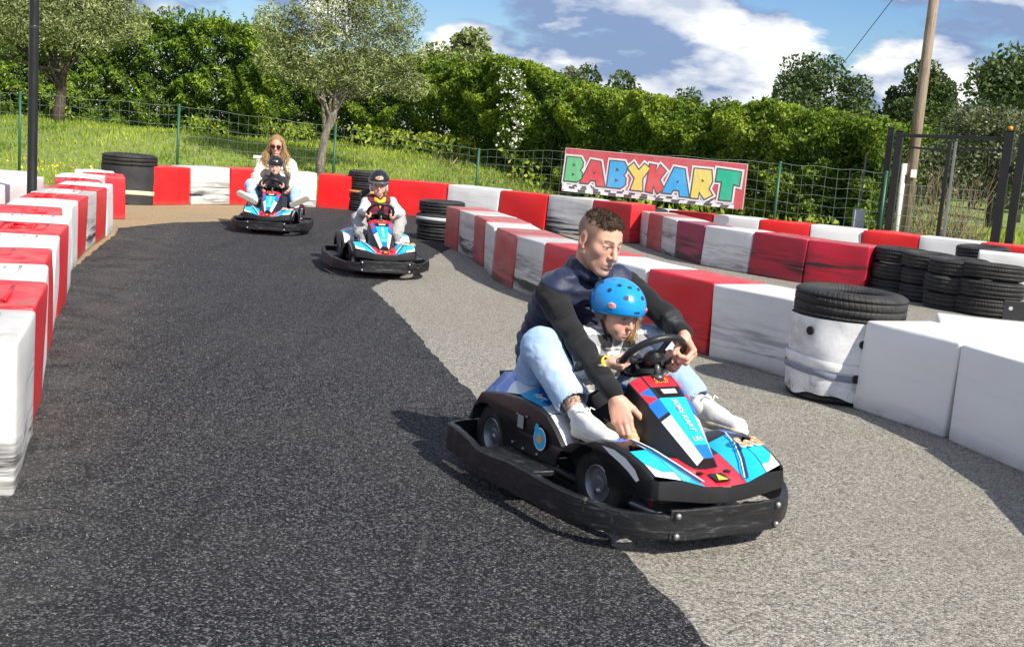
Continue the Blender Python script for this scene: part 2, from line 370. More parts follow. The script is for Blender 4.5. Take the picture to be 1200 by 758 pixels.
# left row, from the camera outwards
LW=[(-1.62,3.72),(-1.86,4.42),(-2.09,5.07),(-2.35,5.74),(-2.60,6.42),(-2.84,7.11),(-3.06,7.80),(-3.32,8.52),(-3.60,9.24),(-3.82,9.98),(-4.03,10.72),(-4.20,11.42),(-4.37,12.16),(-4.56,12.92),(-4.86,13.66),(-5.06,14.36),(-5.33,15.12),(-5.6,15.8)]
for i in range(len(LW)-1):
    wht=i%2==0; off=Vector((0,0,0))
    a,b=LW[i],LW[i+1]
    if i==7: a=(a[0]-.07,a[1]); b=(b[0]-.07,b[1])
    if i in(13,14): a=(a[0]-.12,a[1]); b=(b[0]-.12,b[1])
    if i==15: a=(a[0]+.12,a[1]+.05); b=(b[0]+.10,b[1]+.05)
    m=(bm_brush if i==0 else bm_wht[2] if i==10 else bm_wht[0]) if wht else bm_red[0]
    look=('grey scuffed white' if i==0 else 'dirty white' if i==10 else 'white') if wht else 'glossy red'
    block(a,b,1,m,f'{look} block, {ORD[i]} from the near end of the left row' if i<16 else 'white plastic barrier block at the far end of the left row beside the wrapped tyres','blocks of the left barrier row',Hh=.53,D=.50,emboss=True)
# white blocks on the sand, left of the lamp post
for k,(a,b) in enumerate([((-5.12,11.3),(-5.22,12.3)),((-5.26,12.34),(-5.5,13.3)),((-5.6,13.34),(-5.95,14.2))]):
    block(a,b,1,bm_wht[0],['nearest','middle','farthest'][k]+' plain white block standing on the sand left of the black lamp post','white blocks on the sand',Hh=.52,D=.9)
# back wall
BW=[(-5.47,17.15),(-5.12,17.86),(-4.66,18.50),(-4.12,19.12),(-3.44,19.42),(-2.80,19.42)]
for i in range(5):
    wht=i in(1,3)
    block(BW[i],BW[i+1],1,bm_wht[2] if i==1 else bm_wht[1] if wht else bm_brt,
      ['bright red block at the left end of the back wall, beside the wrapped tyres','white block with a black rubbed patch in the left part of the back wall','red block of the back wall just left of the woman','white block of the back wall hidden behind the woman','bright red block of the back wall right of the woman'][i],'blocks of the back wall',Hh=.575,D=.5)
BX=[(-2.25,19.22),(-1.24,19.02),(-.37,18.62),(.40,18.12),(1.08,17.62),(1.62,16.95)]
LB=['red block of the back wall behind the boy in the black helmet','white block of the back wall behind the tyre stack with the white band','clean red block of the back wall above the chicane row','white black-banded block of the back wall left of the man\'s head','dark red back wall block right behind the man\'s head']
for i in range(5):
    block(BX[i],BX[i+1],1,[bm_brt,bm_wht[1],bm_brt,bm_wht[2],bm_red[1]][i],LB[i],'blocks of the back wall',Hh=.575,D=.5)
BY=[(1.72,18.25),(2.28,17.95),(2.90,17.50),(3.52,17.08),(4.18,16.70),(4.84,16.36),(5.50,15.92),(6.15,15.46),(6.72,15.05),(7.35,14.6)]
for i in range(9):
    wht=i%2==0
    if i==0: lb='white block at the left end of the row below the banner'
    elif i==8: lb='white block at the right end of the row in front of the gate'
    else: lb=('white' if wht else 'red')+f' block, {ORD[i]} from the left in the row below the banner and fence'
    block(BY[i],BY[i+1],1,bm_wht[0] if wht else bm_brt,lb,'blocks of the row below the banner',Hh=.5)
# chicane row
CH=[(-.92,14.25),(-.71,13.62),(-.51,12.80),(-.35,12.05),(-.24,11.20),(-.02,10.43),(.22,9.78),(.56,9.02),(.93,8.22),(1.32,7.64),(1.73,7.02)]
cm=[bm_fade[0],bm_wht[2],bm_fade[0],bm_wht[1],bm_fade[0],bm_wht[2],bm_red[1],bm_wht[1],bm_red[1],bm_wht[1]]
cl=['faded red','white block rubbed black low down,','faded red','narrow grey-white','pale streaked red','white block with black streaks,','dull red','white','deep red','clean-topped white']
for i in range(10):
    nm='faded red block at the far end of the middle row beside the banded tyres' if i==0 else (cl[i]+('' if 'block' in cl[i] else ' block,')+f' {ORD[i]} from the far end of the middle row')
    block(CH[i],CH[i+1],1,cm[i],nm,'blocks of the middle row',Hh=.5,D=.5)
# right-hand white blocks
RW=[(1.92,6.28),(2.24,5.70),(2.40,5.06),(2.43,4.38),(2.33,3.7)]  # unseen end blocks bent inward so their shadow darkens the right edge
for i in range(4):
    block(RW[i],RW[i+1],1,bm_wht[0],['plain white block right of the wrapped tyre stack','second plain white block right of the wrapped tyre stack','white block beyond the right edge, third from the wrapped tyres','unseen white block nearest the camera on the right, placed for its shadow'][i],'plain white blocks on the right',Hh=.5,D=.5)
for k,(a,b) in enumerate([((2.38,6.42),(3.08,6.20)),((3.10,6.20),(3.8,5.95)),((3.82,5.95),(4.5,5.7))]):
    block(a,b,1,bm_wht[0],['white block lying behind the wrapped tyre stack, left of its row','white block at the right edge, behind the plain white blocks','white block past the right edge behind the plain white blocks'][k],'white blocks behind the wrapped tyres',Hh=.5,D=.5)
# second chicane
C2=[(1.78,17.1),(1.83,16.55),(1.95,15.86),(2.07,15.22),(2.29,14.38),(2.76,13.72),(3.26,13.08),(3.85,12.66)]
m2=[bm_wht[2],bm_fade[0],bm_wht[2],bm_fade[1],bm_wht[1],bm_red[2],bm_red[2]]
l2=['blackened white','dull red','loop-marked white block,','purplish red','black-streaked white block,','black-footed red block,','dark-smeared red block,']
for i in range(7):
    nm=l2[i]+('' if 'block' in l2[i] else ' block,')+(f' {ORD[i]} from the far end of the right row' if i else ' at the far end of the right row')
    block(C2[i],C2[i+1],1,m2[i],nm,'blocks of the right row',Hh=.5,D=.5)
block((5.35,13.45),(6.2,13.1),1,bm_wht[1],'pale grey block behind the lone tyre at the right edge','grey blocks at the right edge',Hh=.5)
block((5.35,11.55),(6.1,11.3),1,bm_wht[1],'pale grey block right of the tyre stacks at the right edge','grey blocks at the right edge',Hh=.5)
# ------------------------------------------------------------------ tyres
def rub(name,dusty):
    def bld(t):
        o=t.obj(); n=t.noise(o,26,5,.65,w=t.math('MULTIPLY',t.rnd(),30.)); b=t.noise(o,4,3,.6,w=t.math('MULTIPLY',t.rnd(),30.))
        c=t.mix(t.mapr(n,.3,.75),(.010,.010,.011),(.035,.034,.033)); c=t.mix(t.mapr(b,.45,.75,0,dusty),c,(.13,.12,.105))
        g=t.n('ShaderNodeTexGradient',{0:o},gradient_type='RADIAL').outputs['Fac']
        tw=t.math('PINGPONG',t.math('MULTIPLY',g,64.),.5); z=t.n('ShaderNodeSeparateXYZ',{0:o}).outputs[2]
        tw=t.math('PINGPONG',t.math('ADD',t.math('MULTIPLY',g,64.),t.math('MULTIPLY',t.math('ABSOLUTE',z),9.)),.5)
        t.base(c); t.rough(t.mapr(b,.3,.7,.55,.8)); t.bump(t.math('ADD',t.math('MULTIPLY',t.mapr(tw,.1,.2),.8),t.math('MULTIPLY',n,.3)),.7,.006)
    return pm(name,rough=.65,spec=.4,build=bld)
m_rub=rub('tyre_rubber',.35); m_rubd=rub('dusty_tyre_rubber',.7)
def tyre_prof(Ro,Ri,w):
    h=w/2; p=[(Ri,-h*.55),(Ri+.012,-h*.78),(Ri+(Ro-Ri)*.45,-h),(Ro-.030,-h*.93),(Ro-.008,-h*.80)]
    for k in (-.52,0.,.52):
        a=k*h; p+=[(Ro,a-.016),(Ro,a-.006),(Ro-.009,a-.005),(Ro-.009,a+.005),(Ro,a+.006)]
    p+=[(Ro,h*.7),(Ro-.008,h*.80),(Ro-.030,h*.93),(Ri+(Ro-Ri)*.45,h),(Ri+.012,h*.78),(Ri,h*.55),(Ri+.02,h*.4),(Ro-.03,h*.5),(Ro-.03,-h*.5),(Ri+.02,-h*.4)]
    return p
def tyre_me(Ro=.31,Ri=.195,w=.185):
    mb=MB(); mb.lathe(tyre_prof(Ro,Ri,w),44,closed=True); me=mesh('tyre',mb.v,mb.f,m_rub,smooth=True,me_only=True); return me
TY=[tyre_me(),tyre_me(.315,.19,.175),tyre_me(.30,.19,.165)]
tr=random.Random(5)
def tyre(x,y,z,label,group,k=0,tilt=2.,parent=None,s=1.,name='tyre'):
    o=bpy.data.objects.new(name,TY[k]); link(o,parent); o.location=(x,y,z); o.scale=(s,s,s)
    o.rotation_euler=(R(tr.uniform(-tilt,tilt)),R(tr.uniform(-tilt,tilt)),tr.uniform(0,6.28))
    if parent is None: tag(o,label,'tyre',group)
    return o
PO=['bottom','middle','top']
for nm,x,y,n in [('leftmost',4.22,12.75,3),('second',4.40,12.25,3),('third',4.47,11.72,3),('rightmost',4.72,11.42,3)]:
    for k in range(n):
        tyre(x+tr.uniform(-.025,.025),y+tr.uniform(-.02,.02),.095+k*.172,f'black worn tyre at the {PO[k]} of the {nm} of the four tyre stacks',"tyres stacked beside the right row",k=k%3,tilt=2.2)
for k in range(3):
    tyre(5.76,14.35,.095+k*.172,f'{PO[k]} tyre of the lone stack behind the four tyre stacks by the right edge','tyres of the lone stack',k=1)
# dark rubber plate with pale marks leaning on the rightmost stack
ps=thing('rubber_plate','black plate with a pale star and dot leaning on the rightmost tyre stack','plate',(4.90,11.10,.10),R(-4))
mb=MB(); mb.box((0,0,0),(.34,.02,.19)); mb.build('plate',plain('black_plate',(.02,.02,.022),.45),ps,bevel=.004)
mb=MB(); mb.lathe([(.0,-.012),(.02,-.012)],12,'y',(-.10,0,.02)); 
mb.add([(.03,-.0125,.0),(.09,-.0125,.05),(.12,-.0125,.0),(.10,-.0125,-.02),(.13,-.0125,-.04),(.075,-.0125,.015)],[(0,1,2,3,5),(3,4,5)]); mb.build('pale_mark',plain('pale_mark',(.45,.45,.44),.5),ps)
# the wrapped stack beside the near white blocks
def crinkle(t):
    o=t.obj(); n=t.noise(o,9,6,.7,dist=1.2); b=t.noise(t.vmap(o,(1,1,2)),5,4,.6); z=t.n('ShaderNodeSeparateXYZ',{0:o}).outputs[2]
    c=t.mix(t.mapr(b,.4,.7),(.78,.78,.78),(.50,.50,.50)); k=t.math('MULTIPLY',t.mapr(n,.50,.62),t.mapr(z,.05,.18,.7,.0)); c=t.mix(k,c,(.06,.058,.055))
    t.base(c); t.rough(t.mapr(n,.3,.7,.25,.5)); t.bump(n,.28,.012)
m_wrap=pm('white_plastic_wrap',rough=.35,build=crinkle)
def wrapped(x,y,label,tn,mat,r,z0,z1,amp,parts,tyz,scale=1.,holes=()):
    T=thing('tyre_stack',label,'tyre stack',(x,y,.006))
    for k,z in enumerate(tyz): tyre(0,0,z,None,None,k%2,1.5,T,scale)
    n,m=72,16; V=[];F=[]; rr=random.Random(int(x*100))
    ph=[rr.uniform(0,6.28) for _ in range(9)]
    def rad(a,t): return r+amp*(math.sin(7*a+ph[0]+3*t)*.5+math.sin(13*a+ph[1]-5*t)*.35+math.sin(4*t*3+ph[2]+2*a)*.5)
    for j in range(m+1):
        t=j/m
        for i in range(n):
            a=2*PI*i/n; q=rad(a,t); zz=z0+(z1-z0)*t
            if j==0: zz+=amp*2.2*(math.sin(5*a+ph[3])+.6*math.sin(11*a+ph[4]))
            V.append((q*math.cos(a),q*math.sin(a),zz))
    for j in range(m):
        for i in range(n): F.append((j*n+i,j*n+(i+1)%n,(j+1)*n+(i+1)%n,(j+1)*n+i))
    mesh('wrap',V,F,mat,T,True)
    for (zb,hb,bm_,nm) in parts:
        V=[];F=[]
        for j in range(4):
            for i in range(n):
                a=2*PI*i/n; q=rad(a,(zb-z0)/(z1-z0))+.006+(.004 if j in(1,2) else 0)+amp*.3*math.sin(9*a+j); V.append((q*math.cos(a),q*math.sin(a),zb+hb*(j/3-.5)+.012*math.sin(a*2+ph[6])))
        for j in range(3):
            for i in range(n): F.append((j*n+i,j*n+(i+1)%n,(j+1)*n+(i+1)%n,(j+1)*n+i))
        mesh(nm,V,F,bm_,T,True)
    for (a,zh) in holes:
        mb=MB(); mb.lathe([(0,.0),(.024,.0),(.026,-.02)],14,'x'); h=mb.build('hole',plain('hole_shade_paint',(.012,.012,.012),.8),T); q=r+amp*1.2+.006  # flat black discs, the dark inside openings painted onto the wrap
        h.location=(q*math.cos(a),q*math.sin(a),zh); h.rotation_euler=(0,0,a)
    return T
wrapped(1.935,6.60,'tyre stack wrapped in crinkled white plastic with a black tyre on top','w',m_wrap,.322,.045,.475,.005,[(.225,.05,plain('white_tape',(.72,.72,.72),.4),'band'),(.17,.035,plain('grey_blue_tape',(.20,.22,.28),.4),'band')],[.09,.25,.41,.545],1.0,[(-1.55,.36),(-1.60,.165),(-2.5,.40)])
wrapped(-5.86,17.25,'tall tyre stack wrapped in black belting with a cream strap at its foot','l',plain('black_belting',(.028,.028,.03),.6,nscale=12,bump=.5,bdist=.01),.405,.0,.56,.006,[(.17,.06,plain('cream_strap',(.62,.52,.36),.6),'strap')],[.12,.34,.56,.62],1.26)
def strapped(x,y,label,bandz,bandmat,n=3,dz=.172):
    T=thing('tyre_stack',label,'tyre stack',(x,y,.006))
    for k in range(n): tyre(tr.uniform(-.01,.01),0,.092+k*dz,None,None,k%3,1.2,T)
    mb=MB(); mb.lathe([(.319,-.022),(.324,-.02),(.324,.02),(.319,.022)],48); mb.build('strap',bandmat,T,True).location=(0,0,bandz)
strapped(-2.65,19.62,'three tyres strapped with an orange band, behind the boy\'s kart',.33,plain('orange_strap',(.70,.28,.10),.6),4,.165)
strapped(-1.03,15.02,'three black tyres with a white band at the far end of the middle row',.285,plain('white_strap',(.60,.62,.64),.5))
strapped(1.93,17.75,'tyres strapped with a tan band behind the far end of the right row',.33,plain('tan_strap',(.45,.28,.16),.6))
# ------------------------------------------------------------------ wire fence
m_green=plain('green_post_paint',(.015,.085,.045),.45); m_wire=plain('galvanised_wire',(.27,.33,.29),.45,.3,bump=0); m_blk=plain('black_powder_coat',(.012,.012,.013),.38,nscale=60,bump=.05)
FP=[(-16.5,19.4),(-14,19.7),(-11.4,19.95),(-8.75,20.1),(-6.02,20.15),(-3.4,20.75),(-.80,20.05),(1.55,18.98),(3.86,17.65),(5.28,17.02)]
FQ=[(6.82,16.22),(9.2,15.2),(11.6,14.4),(14,13.6)]
def fence(pts,label,hs):
    T=thing('wire_fence',label,'fence',(pts[0][0],pts[0][1],float(terr(*pts[0]))),group=None)
    L=Vector(T.location)
    P=[Vector((x,y,float(terr(x,y)))) for x,y in pts]
    for i,p in enumerate(P):
        mb=MB(); mb.tube([p-L-Vector((0,0,.1)),p-L+Vector((0,0,hs[i]+.03))],.024,10); mb.lathe([(.026,0),(.026,.02),(0,.028)],10,c=tuple(p-L+Vector((0,0,hs[i]+.03)))); mb.build('post',m_green,T,True)
    for i in range(len(P)-1):
        a,b=P[i],P[i+1]; mb=MB(); d=b-a; n=int(d.length/.165); nz=9; rr=random.Random(i)
        def top(t): return hs[i]*(1-t)+hs[i+1]*t
        def pt(t,z):
            q=a.lerp(b,t); wob=.012*math.sin(t*23+z*5+i)
            return q-L+Vector((0,wob,z*top(t)+.05+.012*math.sin(t*17+i)))
        for k in range(n+1):
            t=k/n; mb.tube([pt(t,z) for z in(0,.33,.66,.98)],.0025,3,cap=False)
        for z in [k/nz*.98 for k in range(nz+1)]:
            mb.tube([pt(k/12,z) for k in range(13)],.0034 if z in(0,.98) else .0025,3,cap=False)
        mb.build('wire_mesh',m_wire,T)
    return T
fence(FP,'green post and wire mesh fence running behind the back wall and banner',[1.5,1.5,1.5,1.5,1.5,1.35,1.15,1.3,1.32,1.3])
fence(FQ,'wire mesh fence right of the black gate',[1.3,1.3,1.3,1.3])
# ------------------------------------------------------------------ gate
T=thing('gate','open-framed black steel gate with twin posts standing behind the row of blocks','gate',(5.4,17.0,.0))
g0=Vector((0,0,0)); g1=Vector((1.29,-.70,0)); gd=(g1-g0).normalized(); gz=Matrix.Rotation(math.atan2(gd.y,gd.x),3,'Z')
def post(a,h,w=.10,name='gate_post'):
    mb=MB(); mb.box(a+Vector((0,0,h/2)),(w,w,h),gz); mb.box(a+Vector((0,0,h+.008)),(w+.012,w+.012,.012),gz); return mb.build(name,m_blk,T,bevel=.005)
post(g0,1.93); post(g0-gd*.115+Vector((0,.05,0)),1.97,.085); post(g1,2.02,.12); post(g1+gd*.185,1.98,.11)
mb=MB(); mb.bar(g0+gd*.045+Vector((0,0,1.88)),g1-gd*.045+Vector((0,0,1.92)),.05,.05); mb.build('top_rail',m_blk,T,bevel=.004)
mid=g0.lerp(g1,.50); 
for a,h in((mid-gd*.035,1.84),):
    mb=MB(); mb.box(a+Vector((0,0,h/2)),(.055,.055,h),gz); mb.build('leaf_post',m_blk,T,bevel=.004)
mb=MB(); mb.box(mid+gd*.045+Vector((0,0,.92)),(.035,.035,1.84),gz); mb.build('leaf_post',plain('grey_steel',(.24,.25,.25),.4,.4),T,bevel=.004)
mb=MB(); mb.bar(g0+gd*.09+Vector((0,0,1.72)),mid-gd*.06+Vector((0,0,1.70)),.03,.03); mb.bar(mid+gd*.075+Vector((0,0,1.74)),g1-gd*.05+Vector((0,0,1.76)),.03,.03); mb.bar(g0+gd*.09+Vector((0,0,.14)),mid-gd*.06+Vector((0,0,.14)),.03,.03); mb.bar(mid+gd*.075+Vector((0,0,.14)),g1-gd*.05+Vector((0,0,.14)),.03,.03); mb.build('leaf_rail',m_blk,T)
for z in(.35,1.5):
    mb=MB(); mb.lathe([(.0,-.05),(.022,-.05),(.022,.05),(0,.05)],10,c=tuple(g1+gd*.075+Vector((0,0,z)))); mb.build('hinge',m_blk,T)
mb=MB(); mb.lathe([(0,-.03),(.026,-.028),(.034,0),(.026,.028),(0,.035)],12,c=tuple(g1+Vector((0,0,2.065)))); mb.build('beacon',plain('orange_lens',(.75,.28,.02),.3),T,True)
mb=MB(); n=16
for k in range(n+1):
    p=g0.lerp(g1,.06+.88*k/n); mb.tube([p+Vector((0,.03,.12)),p+Vector((0,.03,1.18))],.0042,3,cap=False)
for k in range(8):
    z=.12+k*1.06/7; mb.tube([g0.lerp(g1,.05)+Vector((0,.03,z)),g0.lerp(g1,.95)+Vector((0,.03,z))],.0042,3,cap=False)
mb.build('wire_mesh',m_wire,T)
# control cabinet at the gate's left
c=thing('meter_box','small grey box on a post left of the black gate','box',(5.05,17.35,0))
mb=MB(); mb.box((0,0,.62),(.16,.10,.26)); mb.build('box',plain('grey_box',(.38,.42,.46),.5),c,bevel=.006)
mb=MB(); mb.tube([(0,0,0),(0,0,1.6)],.014,8); mb.build('stake',plain('dark_steel',(.10,.105,.11),.4,.4),c)
# ------------------------------------------------------------------ wooden utility pole
def wood(t):
    o=t.obj(); n=t.noise(t.vmap(o,(14,14,1.2)),3,6,.65); b=t.noise(o,1.4,3,.5)
    c=t.mix(t.mapr(n,.3,.7),(.13,.085,.055),(.40,.30,.215)); c=t.mix(t.mapr(b,.4,.7,0,.5),c,(.40,.34,.27)); t.base(c); t.bump(n,.6,.02)
m_wood=pm('weathered_wood',rough=.85,build=wood)
pp=thing('utility_pole','tall weathered wooden utility pole behind the black gate','pole',(6.29,19.0,0))
mb=MB(); mb.tube([(0,0,-.2),(.005,0,3),(.01,0,7.5)],[.098,.082,.070],18); mb.build('wooden_shaft',m_wood,pp,True)
mb=MB(); mb.tube([(-.135,-.02,0),(-.13,-.02,1.5)],.045,12); mb.build('white_conduit',plain('white_pvc',(.72,.71,.68),.45),pp,True)
mb=MB(); mb.box((-.0,-.125,1.35),(.10,.02,.13)); mb.build('plate',plain('pole_plate',(.6,.6,.58),.5),pp,bevel=.003)
wv=thing('overhead_wire','thin dark overhead wire dropping beside the utility pole','wire',(6.26,19.0,6.6))
mb=MB(); mb.tube([(0,0,0),(-.17,.5,-2.0),(-.75,2.0,-3.4),(-1.5,5,-4.6)],.008,4); mb.build('cable',plain('cable_black',(.02,.02,.02),.5),wv)
# lamp post on the left
lp=thing('lamp_post','black round steel lamp post behind the left row of blocks','lamp post',(-4.70,11.08,.004))
mb=MB(); mb.lathe([(.0,0),(.12,0),(.12,.015),(.06,.02),(.047,.05),(.045,1.2),(.043,4.4)],20); mb.build('shaft',m_blk,lp,True)
mb=MB(); mb.lathe([(.047,0),(.0485,.004),(.0485,.03),(.047,.034)],20,c=(0,0,2.02)); mb.build('clamp_band',plain('dark_band',(.03,.03,.035),.3),lp,True)
mb=MB(); mb.bar((0,0,4.4),(.9,0,4.46),.07,.05); mb.box((1.1,0,4.46),(.5,.2,.07)); mb.build('lamp_arm',m_blk,lp,bevel=.01)
# ------------------------------------------------------------------ banner
from mathutils.geometry import tessellate_polygon
def poly2(mb,outer,y,holes=(),m=0):
    loops=[[Vector((a,b,0)) for a,b in outer]]+[[Vector((a,b,0)) for a,b in h] for h in holes]
    pts=[p for l in loops for p in l]; tr_=tessellate_polygon(loops)
    V=[(p.x,y,p.y) for p in pts]; F=[]
    for t in tr_:
        a,b,c_=[pts[i] for i in t]; F.append(t if (b-a).cross(c_-a).z>0 else t[::-1])
    mb.add(V,F,m)
def offs(poly,d):
    n=len(poly); ar=sum(poly[i][0]*poly[(i+1)%n][1]-poly[(i+1)%n][0]*poly[i][1] for i in range(n)); s=1 if ar>0 else -1; out=[]
    for i in range(n):
        p0,p1,p2=[Vector(poly[(i+k)%n]) for k in(-1,0,1)]; e1=(p1-p0).normalized(); e2=(p2-p1).normalized()
        n1=Vector((e1.y,-e1.x))*s; n2=Vector((e2.y,-e2.x))*s; b=(n1+n2)
        if b.length<.2: b=n1
        b.normalize(); out.append(tuple(p1+b*d/max(.55,b.dot(n1))))
    return out
GL=dict(B=([(0,0),(.76,.0),(1,.15),(1,.38),(.84,.50),(.98,.62),(1,.82),(.84,1),(.06,1)],[[(.40,.20),(.60,.27),(.42,.36)],[(.40,.60),(.60,.68),(.42,.77)]]),
 A=([(0,.06),(.36,1),(.74,.97),(1,.0),(.68,.0),(.63,.2),(.40,.21),(.32,.06)],[[(.46,.46),(.58,.46),(.53,.58)]]),
 Y=([(.22,.0),(.76,.0),(.70,.44),(1,.86),(.74,1),(.50,.74),(.24,1),(0,.80),(.36,.44)],[]),
 K=([(0,.03),(.36,.0),(.38,.28),(.66,0),(1,.17),(.70,.5),(1,.82),(.68,1),(.42,.70),(.44,.98),(.10,1)],[]),
 R=([(0,0),(.34,0),(.36,.24),(.66,0),(1,.16),(.80,.36),(.94,.62),(.84,1),(.04,1)],[[(.42,.56),(.58,.60),(.44,.68)]]),
 T=([(.22,0),(.70,.0),(.72,.56),(.98,.52),(1,.96),(.02,1),(0,.60),(.26,.60)],[]))
def ban_mat(name,base):
    def bld(t):
        o=t.obj(); n=t.noise(t.vmap(o,(1,1,.55),rot=(0,R(25),0)),5.5,3,.5,dist=.6); f=t.noise(o,2.2,3,.6); c=t.mix(t.mapr(f,.40,.70,0,.10),base,(.70,.66,.62)); t.base(c); t.rough(.36); t.bump(n,.40,.03)
    return pm(name,base,.4,build=bld)
m_ban=ban_mat('banner_red_vinyl',(.60,.10,.115)); m_bwh=ban_mat('banner_white',(.80,.79,.78)); m_bgr=ban_mat('banner_dark_outline',(.10,.095,.10))
LC={'g':(.16,.56,.24),'r':(.70,.09,.10),'b':(.06,.42,.80),'y':(.80,.66,.16),'t':(.03,.48,.28)}
a0=Vector((.62,18.27,.655)); a1=Vector((3.27,17.17,.625)); bl=(a1-a0).length; BH=.665
ban=thing('banner','red BABYKART banner with coloured block letters and a chequered strip tied on the fence','banner',tuple(a0))
ban.rotation_euler=(0,math.asin((a0.z-a1.z)/bl),math.atan2(a1.y-a0.y,a1.x-a0.x))
nx_,nz_=40,10; V=[];F=[]
def bw(x,z): return .010*math.sin(x*5+z*4)*math.sin(z*4.2)*0.6
for s,yy in((0,-.004),(1,.004)):
    for j in range(nz_+1):
        for i in range(nx_+1): V.append((bl*i/nx_,yy,BH*j/nz_))
for s in(0,1):
    for j in range(nz_):
        for i in range(nx_):
            b=s*(nx_+1)*(nz_+1)+j*(nx_+1)+i; q=(b,b+1,b+nx_+2,b+nx_+1); F.append(q if s==0 else q[::-1])
mesh('vinyl_sheet',V,F,m_ban,ban)
mb=MB()
for (p,q) in (((0,BH),(bl,BH)),((bl,BH),(bl,0)),((0,0),(0,BH))): mb.tube([(p[0],0,p[1]),(q[0],0,q[1])],.007,6)
mb.build('hem',plain('banner_hem',(.78,.42,.42),.5),ban)
# chequered ground, seen in perspective on the print
mb=MB(); poly2(mb,[(.0,.0),(bl*.955,.0),(bl*.955,.05),(bl*.9,.10),(bl*.5,.13),(0,.155)],-.0056); mb.build('chequered_strip',m_bwh,ban)
mb=MB(); rr=random.Random(3)
for row in range(4):
    h0=[0,.045,.08,.107][row]; h1=[.045,.08,.107,.128][row]; wd=[.125,.098,.077,.06][row]
    for k in range(int(bl*.95/wd)):
        if (k+row)%2: continue
        x=k*wd+.02; sh=(x/bl-.5)*.12; 
        if h1<.155-.05*x/bl and x+wd+sh<bl*.955 and x>.02: poly2(mb,[(x,h0+.003),(x+wd,h0+.003),(x+wd+sh*.4+.012,h1),(x+sh*.4+.012,h1)],-.0064)
mb.build('black_checks',m_bgr,ban)
SP=[('B','g',.010,.108,.25,.80),('A','r',.105,.243,.20,.77),('B','b',.258,.358,.20,.80),('Y','y',.366,.486,.19,.80),('K','r',.476,.574,.17,.80),('A','b',.568,.712,.16,.78),('R','y',.724,.834,.15,.80),('T','t',.848,.972,.17,.84)]
for i,(L_,c_,x0,x1,v0,v1) in enumerate(SP):
    o_,h_=GL[L_]; sc=lambda P:[(bl*(x0+(x1-x0)*a),BH*(v0+(v1-v0)*b)) for a,b in P]
    O=sc(o_); H_=[sc(h) for h in h_]
    mb=MB(); poly2(mb,offs(O,.046),-.0070-.0004*i,m=0); poly2(mb,offs(O,.019),-.0112-.0003*i,m=1); poly2(mb,O,-.0148,H_,m=2)
    mb.build('letter',[m_bwh,m_bgr,ban_mat('banner_letter_'+{'g':'green','r':'red','b':'blue','y':'yellow','t':'teal'}[c_],LC[c_])],ban)
for (x,z) in((.02,BH-.02),(bl-.02,BH-.02),(.02,.02),(bl-.02,.02),(bl*.5,BH-.02)):
    mb=MB(); mb.lathe([(.006,-.009),(.014,-.009),(.014,-.006)],12,'y',(x,0,z)); mb.build('eyelet',plain('eyelet_metal',(.6,.6,.6),.3,.9),ban)
# ------------------------------------------------------------------ vegetation
def leafmat(name,dark,mid,tip,trans=.35,rough=.55):
    def bld(t):
        a=t.n('ShaderNodeAttribute',attribute_name='rnd').outputs['Fac']
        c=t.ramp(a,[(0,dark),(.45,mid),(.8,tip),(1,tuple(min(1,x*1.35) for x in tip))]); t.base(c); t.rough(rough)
        out=t.nt.nodes['Material Output']; tr_=t.n('ShaderNodeBsdfTranslucent',{'Color':t.mix(1.,c,(1.15,1.2,.55),'MULTIPLY')})
        mx=t.n('ShaderNodeMixShader',{0:trans,1:t.b.outputs[0],2:tr_.outputs[0]}); t.nt.links.new(mx.outputs[0],out.inputs[0])
    return pm(name,rough=rough,spec=.35,build=bld)
def leaves(name,P,size,aspect,mat,parent=None,rnd=None,updir=.35,out=None,bend=.25,loc=None,droop=0.):
    n=len(P); D=rng.normal(size=(n,3)); D[:,2]+=updir-droop
    if out is not None: D+=out*.6
    D/=np.linalg.norm(D,axis=1,keepdims=True)+1e-9
    Q=rng.normal(size=(n,3)); Q[:,2]*=.6; S=np.cross(D,Q); S/=np.linalg.norm(S,axis=1,keepdims=True)+1e-9; N=np.cross(S,D)
    L=(size*rng.uniform(.6,1.35,n))[:,None]; Wd=L*aspect*.5
    v0=P-D*L*.5; v1=P+S*Wd+N*L*bend*.3; v2=P+D*L*.5; v3=P-S*Wd+N*L*bend*.3
    V=np.stack([v0,v1,v2,v3],1).reshape(-1,3); b=np.arange(n,dtype=np.int32)[:,None]*4
    F=np.concatenate([b+np.array([[0,1,2]]),b+np.array([[0,2,3]])],1).reshape(-1,3).astype(np.int32)
    if loc is not None: V=V-np.array(loc)
    o=mesh(name,V,F,mat,parent)
    r=rng.uniform(0,1,n) if rnd is None else np.clip(rnd,0,1)
    at=o.data.attributes.new('rnd','FLOAT','POINT'); at.data.foreach_set('value',np.repeat(r,4).astype(np.float32)); return o
def lump(P,f=1.,ph=0.):
    x,y,z=P[:,0]*f+ph,P[:,1]*f+ph*.7,P[:,2]*f+ph*1.3
    return (np.sin(x*1.7+np.sin(y*1.3)*1.2)+np.sin(y*2.1+np.sin(z*1.9)*1.1)+np.sin(z*2.6+np.sin(x*1.1)*1.4)+.6*np.sin(x*4.3+z*3.7)+.5*np.sin(z*6.1-x*3.3+y*2))/3.2
def shell(c,r,n,inner=.55):
    d=rng.normal(size=(n,3)); d/=np.linalg.norm(d,axis=1,keepdims=True); q=rng.uniform(inner**3,1,n)**(1/3)
    return np.array(c)+d*q[:,None]*np.array(r),d
